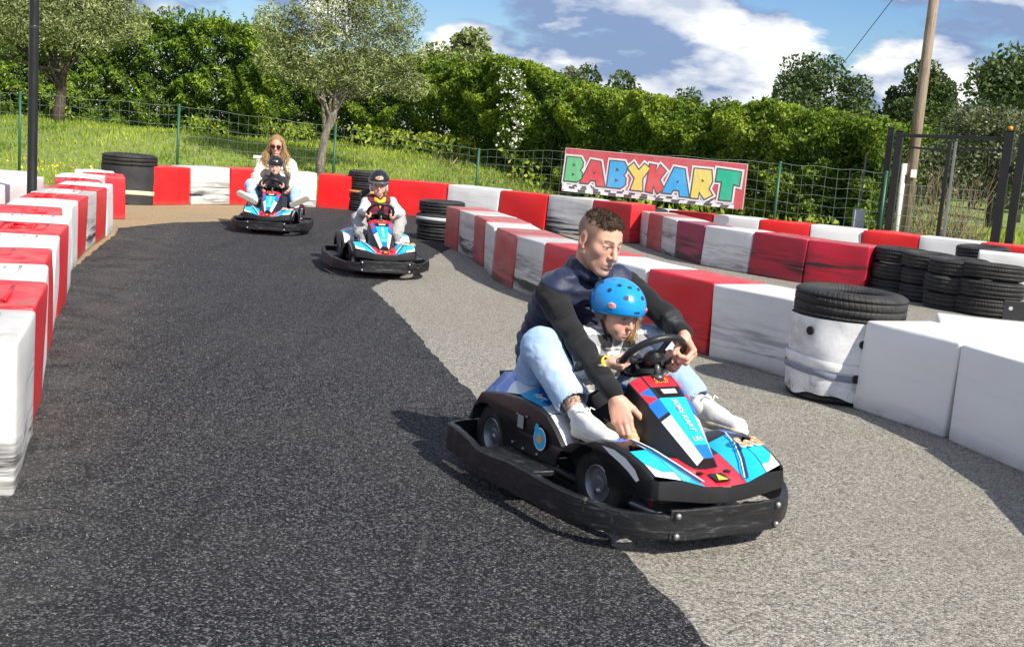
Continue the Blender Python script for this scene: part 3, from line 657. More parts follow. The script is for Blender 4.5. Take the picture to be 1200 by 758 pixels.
def bark(name,a,b):
    def bld(t):
        o=t.obj(); n=t.noise(t.vmap(o,(6,6,1.6)),3.5,6,.7,dist=.6); t.base(t.mix(t.mapr(n,.35,.68),a,b)); t.bump(n,.9,.05)
    return pm(name,rough=.95,build=bld)
m_bark=bark('grey_olive_bark',(.10,.085,.065),(.36,.31,.25)); m_barkd=bark('dark_bark',(.04,.032,.025),(.13,.10,.075))
m_olive=leafmat('olive_leaf',(.07,.09,.034),(.25,.29,.11),(.46,.50,.22),.22,.5)
m_laurel=leafmat('hedge_leaf',(.020,.048,.005),(.105,.175,.014),(.25,.33,.030),.35)
m_cyp=leafmat('cypress_leaf',(.014,.042,.006),(.085,.165,.016),(.26,.36,.035),.25)
m_far=leafmat('far_tree_leaf',(.018,.035,.010),(.065,.105,.030),(.14,.19,.06),.25)
m_gold=leafmat('sunlit_hedge_leaf',(.014,.040,.005),(.085,.170,.014),(.265,.335,.035),.35)
m_grey=leafmat('grey_bush_leaf',(.045,.055,.028),(.13,.15,.08),(.24,.26,.15),.25)
def limb(mb,a,b,ra,rb,k=5,wob=.05,seed=0):
    r=random.Random(seed); a=Vector(a); b=Vector(b); pts=[];rs=[]
    for i in range(k+1):
        t=i/k; p=a.lerp(b,t); w_=wob*math.sin(t*PI)*2
        if 0<i<k: p+=Vector((r.uniform(-w_,w_),r.uniform(-w_,w_),r.uniform(-w_,w_)*.4))
        pts.append(p); rs.append(ra+(rb-ra)*t)
    mb.tube(pts,rs,8); return pts
def tree(name,label,cat,base,trunkpts,tr0,clumps,nleaf,lsize,asp,lm,bm_,group=None,limbs=True,inner=.35,droop=.1,wob=.06):
    z=float(terr(base[0],base[1])); T=thing(name,label,cat,(base[0],base[1],z),group=group); B=np.array([base[0],base[1],z])
    mb=MB(); pts=[Vector((0,0,-.15))]+[Vector(p) for p in trunkpts]; rs=[tr0*(1.25-.75*i/len(trunkpts)) for i in range(len(pts))]
    mb.tube(pts,rs,12); top=pts[-1]; sd=int(abs(base[0]*100))
    if limbs:
        for i,(c,r) in enumerate(clumps):
            st=pts[max(1,len(pts)-1-(i%3))] if len(pts)>2 else top
            limb(mb,st,Vector(c),tr0*.42,tr0*.08,5,wob,sd+i)
    mb.build('trunk',bm_,T,True)
    vol=np.array([np.prod(r)**(2/3) for c,r in clumps]); vol=vol/vol.sum(); PP=[];RR=[]; OO=[]
    for (c,r),q in zip(clumps,vol):
        n=int(nleaf*q); P,d=shell(c,r,n,inner); l=lump(P,3.2,sd*.1)
        P=P+d*(.16*np.mean(r)*l)[:,None]
        keep=lump(P,5.5,sd*.3)>-.62+.25*rng.normal(size=len(P)); P=P[keep]; d=d[keep]; l=l[keep]
        PP.append(P); OO.append(d); RR.append(.42+.26*l+.20*rng.normal(size=len(P)))
    P=np.concatenate(PP); leaves('crown',P,lsize,asp,lm,T,np.concatenate(RR),out=np.concatenate(OO),droop=droop); return T
def hedge(name,label,path,hts,depth,n,lsize,asp,lm,toplow=.0,spr=.0,group=None,gold=None,cat='hedge'):
    P0=np.array(path,float); seg=np.linalg.norm(np.diff(P0,axis=0),axis=1); cum=np.concatenate([[0],np.cumsum(seg)]); Lh=cum[-1]
    z0=float(terr(*path[0])); T=thing(name,label,cat,(path[0][0],path[0][1],z0),group=group); B=np.array([path[0][0],path[0][1],z0])
    def at(s): return np.stack([np.interp(s,cum,P0[:,0]),np.interp(s,cum,P0[:,1])],1)
    s=rng.uniform(0,Lh,n); kind=rng.uniform(0,1,n); z=rng.uniform(0,1,n); dp=np.where(kind<.55,rng.exponential(.12,n),rng.uniform(0,depth,n))
    H_=np.interp(s,cum,hts); z=np.where((kind<.55)|(kind>.68),z,1-rng.exponential(.05,n)); z=np.clip(z,0,1.02)
    c=at(s); t=at(np.minimum(s+.05,Lh))-at(np.maximum(s-.05,0)); t/=np.linalg.norm(t,axis=1,keepdims=True)+1e-9; nrm=np.stack([-t[:,1],t[:,0]],1)  # away from the camera
    if nrm[:,1].mean()<0: nrm=-nrm
    X=c+nrm*(dp)[:,None]; zz=z*H_; P=np.concatenate([X,(zz+terr(X[:,0],X[:,1]))[:,None]],1)
    l=lump(P,1.6,1.7); l2=lump(P,4.2,.4)
    rnd_top=np.clip((z-.75)/.25,0,1)**2*.35
    P[:,0]-=nrm[:,0]*(.30*l+.15*l2-rnd_top); P[:,1]-=nrm[:,1]*(.30*l+.15*l2-rnd_top); P[:,2]+=.16*l*z+.06*l2
    keep=l2>-.60+.28*rng.normal(size=n); P=P[keep]; kz=z[keep]; l=l[keep]; l2=l2[keep]; dp=dp[keep]
    if spr:   # upright sprays breaking the top line
        m=int(Lh*9); ss=rng.uniform(0,Lh,m); cc=at(ss); hh=np.interp(ss,cum,hts); S=[]
        for k in range(m):
            q=rng.integers(14,34); tt=rng.uniform(-.35,1,q); hgt=rng.uniform(.15,1)*spr
            S.append(np.stack([cc[k,0]+rng.normal(0,.05,q)*(1.2-tt)+rng.uniform(-.2,.2),cc[k,1]+rng.uniform(.0,depth)+rng.normal(0,.05,q),np.full(q,hh[k]+float(terr(*cc[k])))+tt*hgt],1))
        S=np.concatenate(S); P=np.concatenate([P,S]); kz=np.concatenate([kz,np.ones(len(S))]); l=np.concatenate([l,rng.normal(0,.4,len(S))]); l2=np.concatenate([l2,np.zeros(len(S))]); dp=np.concatenate([dp,np.zeros(len(S))])
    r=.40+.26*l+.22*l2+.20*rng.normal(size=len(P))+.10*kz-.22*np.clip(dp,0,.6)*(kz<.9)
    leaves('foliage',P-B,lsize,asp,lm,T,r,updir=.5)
    rr=random.Random(4)
    for k in range(int(Lh*1.6)):
        mb=MB()
        q=at(np.array([rr.uniform(.2,Lh-.2)]))[0]; hh=float(np.interp(k/(Lh*1.6)*Lh,cum,hts)); y=q[1]+rr.uniform(.25,depth*.7); zb=float(terr(q[0],y))
        limb(mb,(q[0]-B[0],y-B[1],zb-B[2]-.1),(q[0]-B[0]+rr.uniform(-.3,.3),y-B[1]+rr.uniform(-.1,.3),zb-B[2]+hh*rr.uniform(.6,.9)),.035,.01,4,.06,k); mb.build('stem',m_barkd,T,True)
    return T
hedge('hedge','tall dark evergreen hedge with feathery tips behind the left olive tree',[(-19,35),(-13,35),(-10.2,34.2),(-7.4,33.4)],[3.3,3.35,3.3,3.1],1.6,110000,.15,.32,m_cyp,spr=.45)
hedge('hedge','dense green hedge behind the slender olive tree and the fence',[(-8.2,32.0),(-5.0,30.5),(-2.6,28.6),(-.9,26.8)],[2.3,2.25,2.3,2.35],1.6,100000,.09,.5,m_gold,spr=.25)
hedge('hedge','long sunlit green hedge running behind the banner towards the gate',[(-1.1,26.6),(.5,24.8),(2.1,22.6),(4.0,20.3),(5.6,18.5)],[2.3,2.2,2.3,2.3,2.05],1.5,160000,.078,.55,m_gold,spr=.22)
tree('olive_tree','slender grey-green olive tree with a bare pale trunk in the grass behind the woman','tree',(-4.22,24.0),[(.02,0,.35),(.07,0,.8),(.19,.0,1.2),(.30,.02,1.55)],.092,
  [((-.75,.1,2.35),(.75,.7,.50)),((.05,.0,2.55),(.85,.75,.62)),((.85,.0,2.2),(.75,.65,.55)),((1.35,.1,2.65),(.65,.6,.55)),((-.95,0,3.0),(.6,.6,.45)),((.15,0,3.35),(.95,.8,.65)),((1.15,.1,3.35),(.8,.7,.6)),((.6,0,4.15),(1.0,.8,.6)),((-.15,.1,4.5),(.7,.7,.5)),((1.7,.1,2.0),(.45,.4,.35)),((-.3,-.2,1.95),(.5,.4,.25))],34000,.09,.24,m_olive,m_bark,inner=.1,droop=.15)
tree('olive_tree','broad old olive tree with a heavy drooping crown behind the black lamp post','tree',(-12.3,30.5),[(.05,0,.4),(.1,.05,.85),(.15,0,1.3)],.145,
  [((-1.9,0,2.4),(1.2,1,.8)),((-.6,-.2,2.5),(1.1,1,.75)),((.7,-.2,2.45),(1.1,1,.75)),((1.5,0,2.7),(.85,.8,.7)),((-1.2,0,3.5),(1.3,1,.8)),((.3,0,3.6),(1.3,1,.85)),((1.2,0,3.6),(.9,.8,.7)),((-.4,0,4.5),(1.3,1,.7)),((1.0,0,4.4),(.9,.8,.6)),((-2.7,0,1.8),(.8,.7,.6)),((-2.6,0,3.2),(.9,.8,.8))],66000,.105,.26,m_olive,m_barkd,inner=.2,droop=.4)
# flowering bush
fb=tree('flowering_bush','bush of white blossom in front of the hedge left of the banner','bush',(-.28,25.5),[(0,0,.5),(.03,0,1.0)],.05,[((-.05,-.25,.8),(.34,.25,.5)),((.0,-.25,1.35),(.36,.25,.45)),((-.12,-.25,1.9),(.28,.22,.32)),((.18,-.2,1.0),(.25,.2,.35))],5200,.08,.5,m_laurel,m_barkd,inner=.2)
P=[]
for c_,r_ in [((-.05,-.42,.8),(.32,.15,.5)),((.0,-.45,1.35),(.36,.15,.45)),((-.12,-.42,1.92),(.30,.15,.34))]:
    p,d=shell(c_,np.array(r_)*1.15,420,.3); k=lump(p,9,.2)>.12; P.append(p[k])
leaves('blossom',np.concatenate(P),.045,.95,plain('white_petals',(.70,.70,.66),.7,bump=0),fb,bend=.6)
# trees beyond the hedge
def bg(name,label,base,h,wd,n,ls,lm,seed,kind='round',group='trees beyond the hedge'):
    r=random.Random(seed); cl=[]
    if kind=='cone':
        for k in range(8):
            t=k/7; rr_=wd*.5*(1-t)+.08; cl.append(((r.uniform(-.05,.05),0,h*(.25+.72*t)),(rr_,rr_,h*.11)))
    else:
        cr=h*(.36 if kind=='round' else .40)
        for k in range(11 if kind=='round' else 14):
            a=r.uniform(0,6.28); q=r.uniform(.1,.95)**.5; z=r.uniform(-1,1); e=math.sqrt(max(0,1-z*z))
            s=r.uniform(.26,.42) if kind=='round' else r.uniform(.16,.28)
            cl.append(((math.cos(a)*q*e*wd*.5,math.sin(a)*q*e*wd*.4,h-cr*1.0-.1+z*cr*.85),(wd*s*.75,wd*s*.7,cr*s*1.35)))
        cl.append(((0,0,h-cr),(wd*.3,wd*.3,cr*.5)))
    return tree(name,label,'tree',base,[(0,0,h*.25),(.05,0,h*.45),(0,0,h*.62)],h*.022+.03,cl,n,ls,.5,lm,m_barkd,group,inner=.25)
bg('bushy_tree','rounded grey-green tree rising over the hedge just right of the slender olive',(-2.05,33),3.45,2.0,9000,.15,m_olive,1)
bg('bushy_tree','small dark tree top over the hedge left of the flowering bush',(-.6,34),2.9,2.4,7000,.16,m_laurel,2)
for k,(x,h,lb) in enumerate([(1.1,3.7,'low tree crown over the hedge above the letter B of the banner'),(2.5,4.1,'pale tree crown over the hedge above the middle of the banner'),(4.1,3.95,'low rounded tree over the hedge above the right half of the banner'),(5.8,3.6,'grey-green tree crown over the hedge above the right end of the banner'),(7.4,3.5,'low tree over the hedge left of the small conifer')]):
    bg('bushy_tree',lb,(x,42+k*.8),h,2.4,6500,.18,m_far if k%2 else m_grey,10+k)
bg('conifer','small pointed conifer rising over the hedge right of the banner',(9.3,45),4.25,1.5,5000,.2,m_far,20,'cone')
for k,(x,y,h,wd,kd,lb) in enumerate([(12.7,53,5.75,3.2,'round','dark tree with two rounded tops left of the utility pole'),(14.4,53,5.3,2.6,'round','dark tree between the twin-topped tree and the airy tree'),(15.7,49,5.95,2.9,'airy','tall airy tree with gaps in its crown just left of the utility pole'),(19.3,55,5.2,3.4,'round','broad dark tree just right of the utility pole'),(22.4,58,5.2,3.6,'round','dark tree over the gate, second right of the utility pole'),(25.2,57,5.0,3.6,'round','dark tree farthest right over the gate, left of the edge tree'),(17.0,40,5.45,3.0,'round','tall dark tree at the right edge of the picture')]):
    bg('broad_tree',lb,(x,y),h,wd*1.4,15000,.2,m_far,30+k,kd)
for k,(x,y,h,wd,m_,lb) in enumerate([(10.3,33,2.6,3.4,m_grey,'grey-green bush seen through the left leaf of the gate'),(12.9,32,3.1,3.6,m_grey,'grey-green bushy tree right of the gate'),(15.6,33,3.3,3.8,m_grey,'grey-green bush behind the fence at the right edge'),(8.2,31,2.5,2.4,m_far,'dark bush between the end of the hedge and the gate')]):
    bg('bush',lb,(x,y),h,wd,9000,.13,m_,50+k,'round','bushes behind the gate')
tree('shrub','yellowish thin shrub at the end of the hedge beside the gate','shrub',(5.70,19.4),[(0,0,.4),(0,0,.9)],.04,[((-.1,.2,.7),(.45,.4,.45)),((.1,.2,1.25),(.5,.4,.45)),((-.2,.1,1.6),(.4,.3,.3))],6500,.075,.5,m_gold,m_barkd,inner=.1)
# dry bramble behind the gate
br=thing('bramble','tangle of dry brown twigs behind the gate beside the utility pole','bramble',(7.05,19.6,0)); mb=MB(); rr=random.Random(9)
for k in range(130):
    a=Vector((rr.uniform(-.45,.75),rr.uniform(-.3,.3),0)); limb(mb,a,a+Vector((rr.uniform(-.5,.5),rr.uniform(-.3,.3),rr.uniform(.5,1.55))),.009,.003,3,.10,k)
mb.build('twigs',plain('dry_twig',(.25,.17,.11),.9),br)
# tree line at the horizon
P=[];
for k in range(150):
    x=-80+160*k/149+rng.uniform(-2,2); y=105+rng.uniform(-5,10); h=rng.uniform(2.2,4.6)
    if x<6: h*=.8
    p,d=shell((x,y,h*.5),(2.4,1.5,h*.55),170,.5); P.append(p)
P=np.concatenate(P)
for k in range(70):
    x=10+rng.uniform(0,60); y=72+rng.uniform(-4,8); h=rng.uniform(3.4,5.8); p,d=shell((x,y,h*.5),(2.2,1.4,h*.52),420,.45); P=np.concatenate([P,p+d*(.4*lump(p,.9))[:,None],p*1.+rng.normal(0,.3,p.shape)])
tag(leaves('far_wood',P,.24,.6,m_far,None,.4+.2*lump(P,.8)+.15*rng.normal(size=len(P))),kind='stuff')
# dry grass tufts at the hedge foot, tall meadow grass, near verge
def blades(name,X,Y,h0,h1,wd,mat,rn=None):
    n=len(X); Z=terr(X,Y); h=rng.uniform(h0,h1,n); a=rng.uniform(0,PI,n); lx=rng.normal(0,.28,n)*h; ly=rng.normal(0,.28,n)*h; w_=wd*rng.uniform(.6,1.4,n)
    cx,cy=np.cos(a)*w_,np.sin(a)*w_
    V=np.stack([np.stack([X-cx,Y-cy,Z-.03],1),np.stack([X+cx,Y+cy,Z-.03],1),np.stack([X+cx*.7+lx*.4,Y+cy*.7+ly*.4,Z+h*.55],1),np.stack([X+lx,Y+ly,Z+h],1)],1).reshape(-1,3)
    b=np.arange(n,dtype=np.int32)[:,None]*4; F=np.concatenate([b+np.array([[0,1,2]]),b+np.array([[0,2,3]])],1).reshape(-1,3).astype(np.int32)
    o=mesh(name,V,F,mat); at=o.data.attributes.new('rnd','FLOAT','POINT'); r=rng.uniform(0,1,n) if rn is None else np.clip(rn,0,1)
    at.data.foreach_set('value',np.repeat(r,4).astype(np.float32)); return tag(o,kind='stuff')
m_grass=leafmat('meadow_grass',(.09,.15,.012),(.26,.36,.035),(.46,.50,.08),.45,.6); m_dry=leafmat('dry_grass',(.12,.10,.045),(.30,.24,.11),(.45,.38,.20),.3,.8)
def band(n,x0,x1,fy0,fy1):
    X=rng.uniform(x0,x1,n); t=rng.uniform(0,1,n); return X,fy0(X)+t*(fy1(X)-fy0(X))
fx=np.array([p[0] for p in FP]+[p[0] for p in FQ]); fyv=np.array([p[1] for p in FP]+[p[1] for p in FQ]); fl=lambda X:np.interp(X,fx,fyv)
hf=lambda X:np.interp(X,[-19,-13,-7.4,-5,-2.6,-.9,.5,2.1,4,5.6],[35,35,32.5,30.5,28.6,26.8,24.8,22.6,20.3,18.5])
X,Y=band(60000,-17,5.6,lambda X:fl(X)-.35+.0*X,hf); blades('meadow_grass',X,Y,.03,.13,.012,m_grass,.45+.3*lump(np.stack([X,Y,Y*0],1),1.1)+.22*rng.normal(size=len(X)))
X,Y=band(30000,-3.5,5.6,lambda X:fl(X)-.2,lambda X:fl(X)+2.2); blades('tall_verge_grass',X,Y,.05,.20,.010,m_grass,.5+.25*rng.normal(size=len(X)))
X,Y=band(500,-2.2,1.4,lambda X:fl(X)+.6,lambda X:hf(X)+.1); blades('dry_grass',X,Y,.10,.30,.010,m_dry)
X,Y=band(350,-8.3,-6.6,lambda X:hf(X)-1.0,lambda X:hf(X)+.3); blades('dry_grass',X,Y,.12,.4,.010,m_dry)
X,Y=band(30000,5.0,30,lambda X:fl(X)-.1,lambda X:fl(X)+14); blades('meadow_grass',X,Y,.06,.30,.013,m_grass,.55+.25*lump(np.stack([X,Y,Y*0],1),1.1)+.2*rng.normal(size=len(X)))
# leafy weeds at the hedge foot
X,Y=band(5200,-9.5,5,lambda X:hf(X)-1.3,lambda X:hf(X)+.1); P=np.stack([X,Y,terr(X,Y)+rng.uniform(.02,.55,len(X))],1); k=lump(P,1.6,.3)>.0
tag(leaves('leafy_weeds',P[k],.13,.5,m_grass,None,.5+.25*rng.normal(size=int(k.sum())),updir=.8),kind='stuff')
P=np.stack([rng.normal(-9.0,1.1,90),rng.normal(22.2,.5,90)],1); P=np.concatenate([P,(terr(P[:,0],P[:,1])+rng.uniform(.05,.18,90))[:,None]],1)
tag(leaves('yellow_wild_flowers',P,.05,.9,plain('yellow_petals',(.75,.52,.03),.6,bump=0),None,bend=.5),kind='stuff')
# small white post box in the grass behind the woman
wb=thing('marker_post','small white T-shaped marker post in the grass left of the slender olive trunk','post',(-5.05,22.0,float(terr(-5.05,22.0))))
mb=MB(); mb.box((0,0,.32),(.05,.05,.64)); mb.box((0,0,.66),(.16,.08,.06)); mb.build('post',plain('white_post_paint',(.7,.7,.68),.5),wb,bevel=.006)
# ------------------------------------------------------------------ karts (local: x driver's right, y forward, z up)
def worn_black(t):
    o=t.obj(); n=t.noise(o,18,6,.7); st=t.noise(t.vmap(o,(5,5,30)),2.2,6,.7,dist=.4); b=t.noise(o,4,3,.6)
    c=t.mix(t.mapr(st,.56,.70,0,.8),(.009,.009,.010),(.085,.085,.09)); c=t.mix(t.mapr(n,.66,.74,0,.6),c,(.26,.25,.24)); t.base(c)
    t.rough(t.mapr(st,.35,.65,.28,.6)); t.bump(t.math('ADD',n,t.math('MULTIPLY',st,.8)),.5,.006)
m_bump=pm('scuffed_black_bumper',rough=.45,build=worn_black)
m_kblk=plain('black_bodywork_plastic',(.012,.012,.013),.34,nscale=40,var=.25,bump=.12,bdist=.002)
def gloss(name,c): return plain(name,c,.24,nscale=9,var=.05,bump=.05,bdist=.004,coat=.25)
m_blue=gloss('decal_blue',(.010,.15,.62)); m_cyan=gloss('decal_cyan',(.010,.47,.82)); m_kwh=gloss('decal_white',(.80,.81,.82)); m_kred=gloss('decal_red',(.56,.025,.045)); m_navy=gloss('decal_navy',(.02,.03,.10))
m_steel=plain('dull_steel',(.38,.38,.39),.35,.8,nscale=50); m_yel=gloss('warning_yellow',(.85,.68,.02)); m_pink=gloss('decal_pink',(.80,.25,.45)); m_org=gloss('decal_orange',(.85,.33,.06)); m_grey=plain('grey_plastic',(.30,.31,.33),.4)
KM=[m_kblk,m_blue,m_cyan,m_kwh,m_kred,m_navy]; BK,BL,CY,WH,RD,NV=range(6)
def crom(pts,n=6,close=False):
    P=[Vector(p) for p in pts]; N=len(P); out=[]
    for i in range(N if close else N-1):
        g=lambda k:P[k%N] if close else P[max(0,min(N-1,k))]
        a,b,c,d=g(i-1),g(i),g(i+1),g(i+2)
        for k in range(n):
            t=k/n; out.append(.5*((2*b)+(c-a)*t+(2*a-5*b+4*c-d)*t*t+(3*b-a-3*c+d)*t**3))
    if not close: out.append(P[-1])
    return out
def text_mesh(name,body,size,mat,parent,M_,shear=0.,ext=.0008,offset=0.):
    cu=bpy.data.curves.new(name,'FONT'); cu.body=body; cu.size=size; cu.extrude=ext; cu.shear=shear; cu.align_x='CENTER'; cu.align_y='CENTER'; cu.offset=offset; cu.resolution_u=3
    tmp=bpy.data.objects.new('tmp',cu); COL.objects.link(tmp); dg=bpy.context.evaluated_depsgraph_get(); dg.update()
    me=bpy.data.meshes.new_from_object(tmp.evaluated_get(dg)); bpy.data.objects.remove(tmp); bpy.data.curves.remove(cu)
    me.name=name; me.transform(M_); me.materials.clear(); me.materials.append(mat); o=bpy.data.objects.new(name,me); return link(o,parent)
def frame(o,x,y):
    """matrix with local x,y along the given vectors"""
    x=Vector(x).normalized(); y=Vector(y); y=(y-x*x.dot(y)).normalized(); z=x.cross(y); m=Matrix((x,y,z)).transposed().to_4x4(); m.translation=Vector(o); return m
def make_kart(label):
    K=thing('kart',label,'go-kart',(0,0,0),group='small racing karts on the track')
    # floor and frame
    mb=MB(); mb.box((0,.62,.062),(.44,1.02,.012)); mb.build('floor_pan',plain('floor_metal',(.05,.05,.055),.5,.3),K,bevel=.003)
    mb=MB()
    for s in(-1,1): mb.tube([(s*.20,-.06,.085),(s*.20,.6,.085),(s*.14,1.12,.085)],.014,8)
    mb.tube([(-.20,-.05,.085),(.20,-.05,.085)],.014,8); mb.tube([(-.24,.82,.10),(.24,.82,.10)],.014,8); mb.tube([(-.28,.13,.12),(.28,.13,.12)],.016,8)
    mb.build('chassis_tubes',m_steel,K,True)
    # bumper ring
    half=[(0,1.235),(.14,1.235),(.24,1.215),(.335,1.15),(.40,1.06),(.435,.95),(.446,.82),(.452,.66),(.455,.50),(.450,.34),(.444,.20),(.440,.12),(.422,.045),(.36,.0),(.22,-.018),(0,-.022)]
    ring=crom([(x,y,0) for x,y in half]+[(-x,y,0) for x,y in half[-2:0:-1]],4,True); n=len(ring)
    prof=[(-.010,0),(.013,0),(.018,.004),(.0205,.05),(.018,.099),(.013,.104),(-.006,.104),(-.010,.09)]
    V=[];F=[]; kk=len(prof); rr=random.Random(2)
    for i,p in enumerate(ring):
        t=(ring[(i+1)%n]-ring[i-1]).normalized(); nr=Vector((t.y,-t.x,0)); 
        if nr.dot(Vector((p.x,p.y-.55,0)))<0: nr=-nr
        side=min(1,max(0,(abs(p.x)-.40)/.04)); dent=.005*math.sin(p.y*19+1)*side+.004*math.sin(p.y*41)*side+.002*math.sin(p.y*83+1)
        zz=.052+.006*math.sin(p.y*9+p.x*3)-(.006 if p.y>1.1 else 0)+.005*side*math.sin(p.y*7.3+.4)
        for (a,h) in prof:
            q=p+nr*(a+dent*(1-abs(h-.055)/.08)); hs_=1-.20*float(sst(.85,1.15,p.y)); V.append((q.x,q.y,zz+.020*(1-hs_)/.2+h*hs_*(1+.06*side*math.sin(p.y*13))))
    for i in range(n):
        j=(i+1)%n
        for k in range(kk): F.append((i*kk+k,j*kk+k,j*kk+(k+1)%kk,i*kk+(k+1)%kk))
    b=mesh('bumper',V,F,m_bump,K); bake(b,autos=32)
    # front bumper plate: separate piece, proud of the ring, with a slot
    xs_=[-.235,-.19,-.12,-.075,-.05,.05,.075,.12,.19,.235]; zs_=[.060,.082,.098,.122,.138,.163]
    def fy(x): return 1.258+.0-.55*max(0,abs(x)-.13)**1.6
    mb=MB(); V=[];F=[]
    for z in zs_:
        for x in xs_: V.append((x,fy(x)+.004*math.sin(z*40),z-(.006 if abs(x)>.2 and z<.05 else 0)))
    W_=len(xs_)
    for j in range(len(zs_)-1):
        for i in range(W_-1):
            if j==2 and 3<=i<=5: continue
            F.append((j*W_+i,j*W_+i+1,(j+1)*W_+i+1,(j+1)*W_+i))
    mb.add(V,F); fb_=mb.build('front_bumper',m_bump,K)
    bm=bmesh.new(); bm.from_mesh(fb_.data); bmesh.ops.recalc_face_normals(bm,faces=bm.faces); 
    bmesh.ops.solidify(bm,geom=bm.faces[:],thickness=.014); bmesh.ops.recalc_face_normals(bm,faces=bm.faces); bm.to_mesh(fb_.data); bm.free(); bake(fb_,.003,2,40,50)
    mb=MB(); mb.box((0,1.240,.110),(.16,.006,.03)); mb.build('slot_dark_sheet',plain('slot_shade_paint',(.004,.004,.004),.9),fb_)  # near-black sheet, paints the shade inside the slot
    for sx in(-.215,.215):
        for z in(.078,.146):
            mb=MB(); mb.lathe([(0,.008),(.007,.007),(.010,.003),(.0105,-.002)],12,'y',(sx,fy(sx)+.009,z)); mb.build('bolt',m_steel,fb_,True)
    for s in(-1,1):   # flat shelf between the ring and the pod, mounts
        mb=MB(); P=[(s*.335,.36),(s*.452,.34),(s*.458,.5),(s*.452,.68),(s*.335,.70)]; mb.add([(x,y,.148) for x,y in P]+[(x,y,.128) for x,y in P],[(0,1,2,3,4) if s>0 else (4,3,2,1,0),(9,8,7,6,5) if s>0 else (5,6,7,8,9)]+[(i,(i+1)%5,(i+1)%5+5,i+5) for i in range(5)]); mb.build('side_shelf',m_bump,K,bevel=.004)
        mb=MB(); mb.tube([(s*.10,1.12,.10),(s*.11,1.235,.11)],.013,8); mb.tube([(s*.2,1.1,.10),(s*.30,1.16,.11)],.011,8); mb.build('bumper_bracket',m_steel,K,True)
    # wheels
    def wheel(x,y,r,w,s):
        Wh=thing('wheel',None,None); del_=Wh; Wh.parent=K; Wh.location=(x,y,r)
        mb=MB(); ri=r*.56; h=w/2
        mb.lathe([(ri,-h*.8),(ri+.006,-h*.95),(r*.80,-h),(r*.95,-h*.9),(r*.99,-h*.7),(r,-h*.45),(r,-h*.15),(r*.985,-h*.1),(r*.985,h*.1),(r,h*.15),(r,h*.45),(r*.99,h*.7),(r*.95,h*.9),(r*.80,h),(ri+.006,h*.95),(ri,h*.8),(ri-.004,0)],36,'x',closed=True)
        mb.build('tyre',m_rubd,Wh,True)
        mb=MB(); o=s*h
        mb.lathe([(ri-.002,o*.80),(ri-.006,o*.84),(ri-.012,o*.70),(ri-.018,o*.35),(r*.26,o*.30),(r*.22,o*.62),(r*.17,o*.66),(0,o*.66)],28,'x'); mb.lathe([(ri-.002,-o*.8),(0,-o*.7)],20,'x')
        for k in range(3):
            a=2*PI*k/3; mb.lathe([(0,o*.44),(.006,o*.42),(.007,o*.30)],8,'x',(0,r*.36*math.cos(a),r*.36*math.sin(a)))
        rm=mb.build('rim',plain('cast_rim_metal',(.34,.35,.37),.38,.75,nscale=30,var=.2),Wh); bake(rm,autos=35)
        return Wh
    for s in(1,-1):
        wheel(s*.243,.13,.128,.105,s); f=wheel(s*.205,.815,.127,.080,s); f.rotation_euler=(0,0,R(5))
    # bodywork
    T=[(.335,.045,.175),(.336,.052,.235),(.336,.110,.302),(.336,.28,.334),(.335,.42,.343),(.334,.54,.338),(.333,.60,.322),(.330,.655,.285),(.325,.705,.236),(.319,.76,.228),(.314,.82,.276),(.308,.885,.303),(.302,.96,.313),(.296,1.05,.305),(.290,1.13,.283),(.285,1.185,.258)]
    def arch(cy,cz,r,a0,a1,n): return [(cy+r*math.cos(R(a0+(a1-a0)*k/n)),cz+r*math.sin(R(a0+(a1-a0)*k/n))) for k in range(n+1)]
    bot=[(1.185,.190),(.985,.165)]+arch(.822,.122,.157,16,162,14)+[(.672,.150),(.31,.140)]+arch(.155,.115,.152,12,158,14)
    def xo(y): return np.interp(y,[0,.6,.76,.9,1.19],[.336,.333,.319,.306,.285])
    for s in(1,-1):
        P=[(y,z) for (_,y,z) in T]+bot; n=len(P)
        V=[(s*xo(y),y,z) for y,z in P]+[(s*(xo(y)-.012),y,z) for y,z in P]
        tr_=tessellate_polygon([[Vector((y,z,0)) for y,z in P]]); F=[t for t in tr_]+[tuple(i+n for i in t) for t in tr_]+[(i,(i+1)%n,(i+1)%n+n,i+n) for i in range(n)]
        o=mesh('side_panel',V,F,m_kblk,K); bake(o,.0035,2,50,30)
        X=s*.3375
        for (y,z) in((.40,.285),(.47,.29),(.38,.17),(.46,.165),(.56,.17)):
            mb=MB(); mb.lathe([(0,.004*s),(.005,.003*s),(.006,-.002*s)],8,'x',(X-.001*s,y,z)); mb.build('rivet',m_steel,o)
        mb=MB(); mb.box((X,.43,.262),(.004,.042,.05)); mb.build('plate',m_grey,o,bevel=.004)
        # round blue emblem with white rim and orange figure
        for (r,m_,e) in((.043,m_kwh,.0),(.038,m_cyan,.0012),(.017,m_org,.0024)):
            mb=MB(); mb.lathe([(0,.002*s),(r,.002*s)],22,'x',(X-.0015*s+e*s,.575,.232),0); mb.build('round_emblem',m_,o)
        mb=MB(); e=X+.0025*s; mb.add([(e,.535,.262),(e,.545,.285),(e,.565,.283),(e,.56,.272),(e,.556,.25),(e,.543,.25)],[(0,1,2,3,4,5)]); mb.build('emblem_tail',m_cyan,o)
        # white crescent along the front arch
        cr=[(.925,.300),(.99,.302),(1.05,.290),(1.105,.264),(1.13,.236),(1.115,.226),(1.07,.250),(1.02,.268),(.97,.282)]
        mb=MB(); tr_=tessellate_polygon([[Vector((a,b,0)) for a,b in cr]]); mb.add([(s*(xo(a)+.0022),a,b) for a,b in cr],tr_); mb.build('white_decal',m_kwh,o)
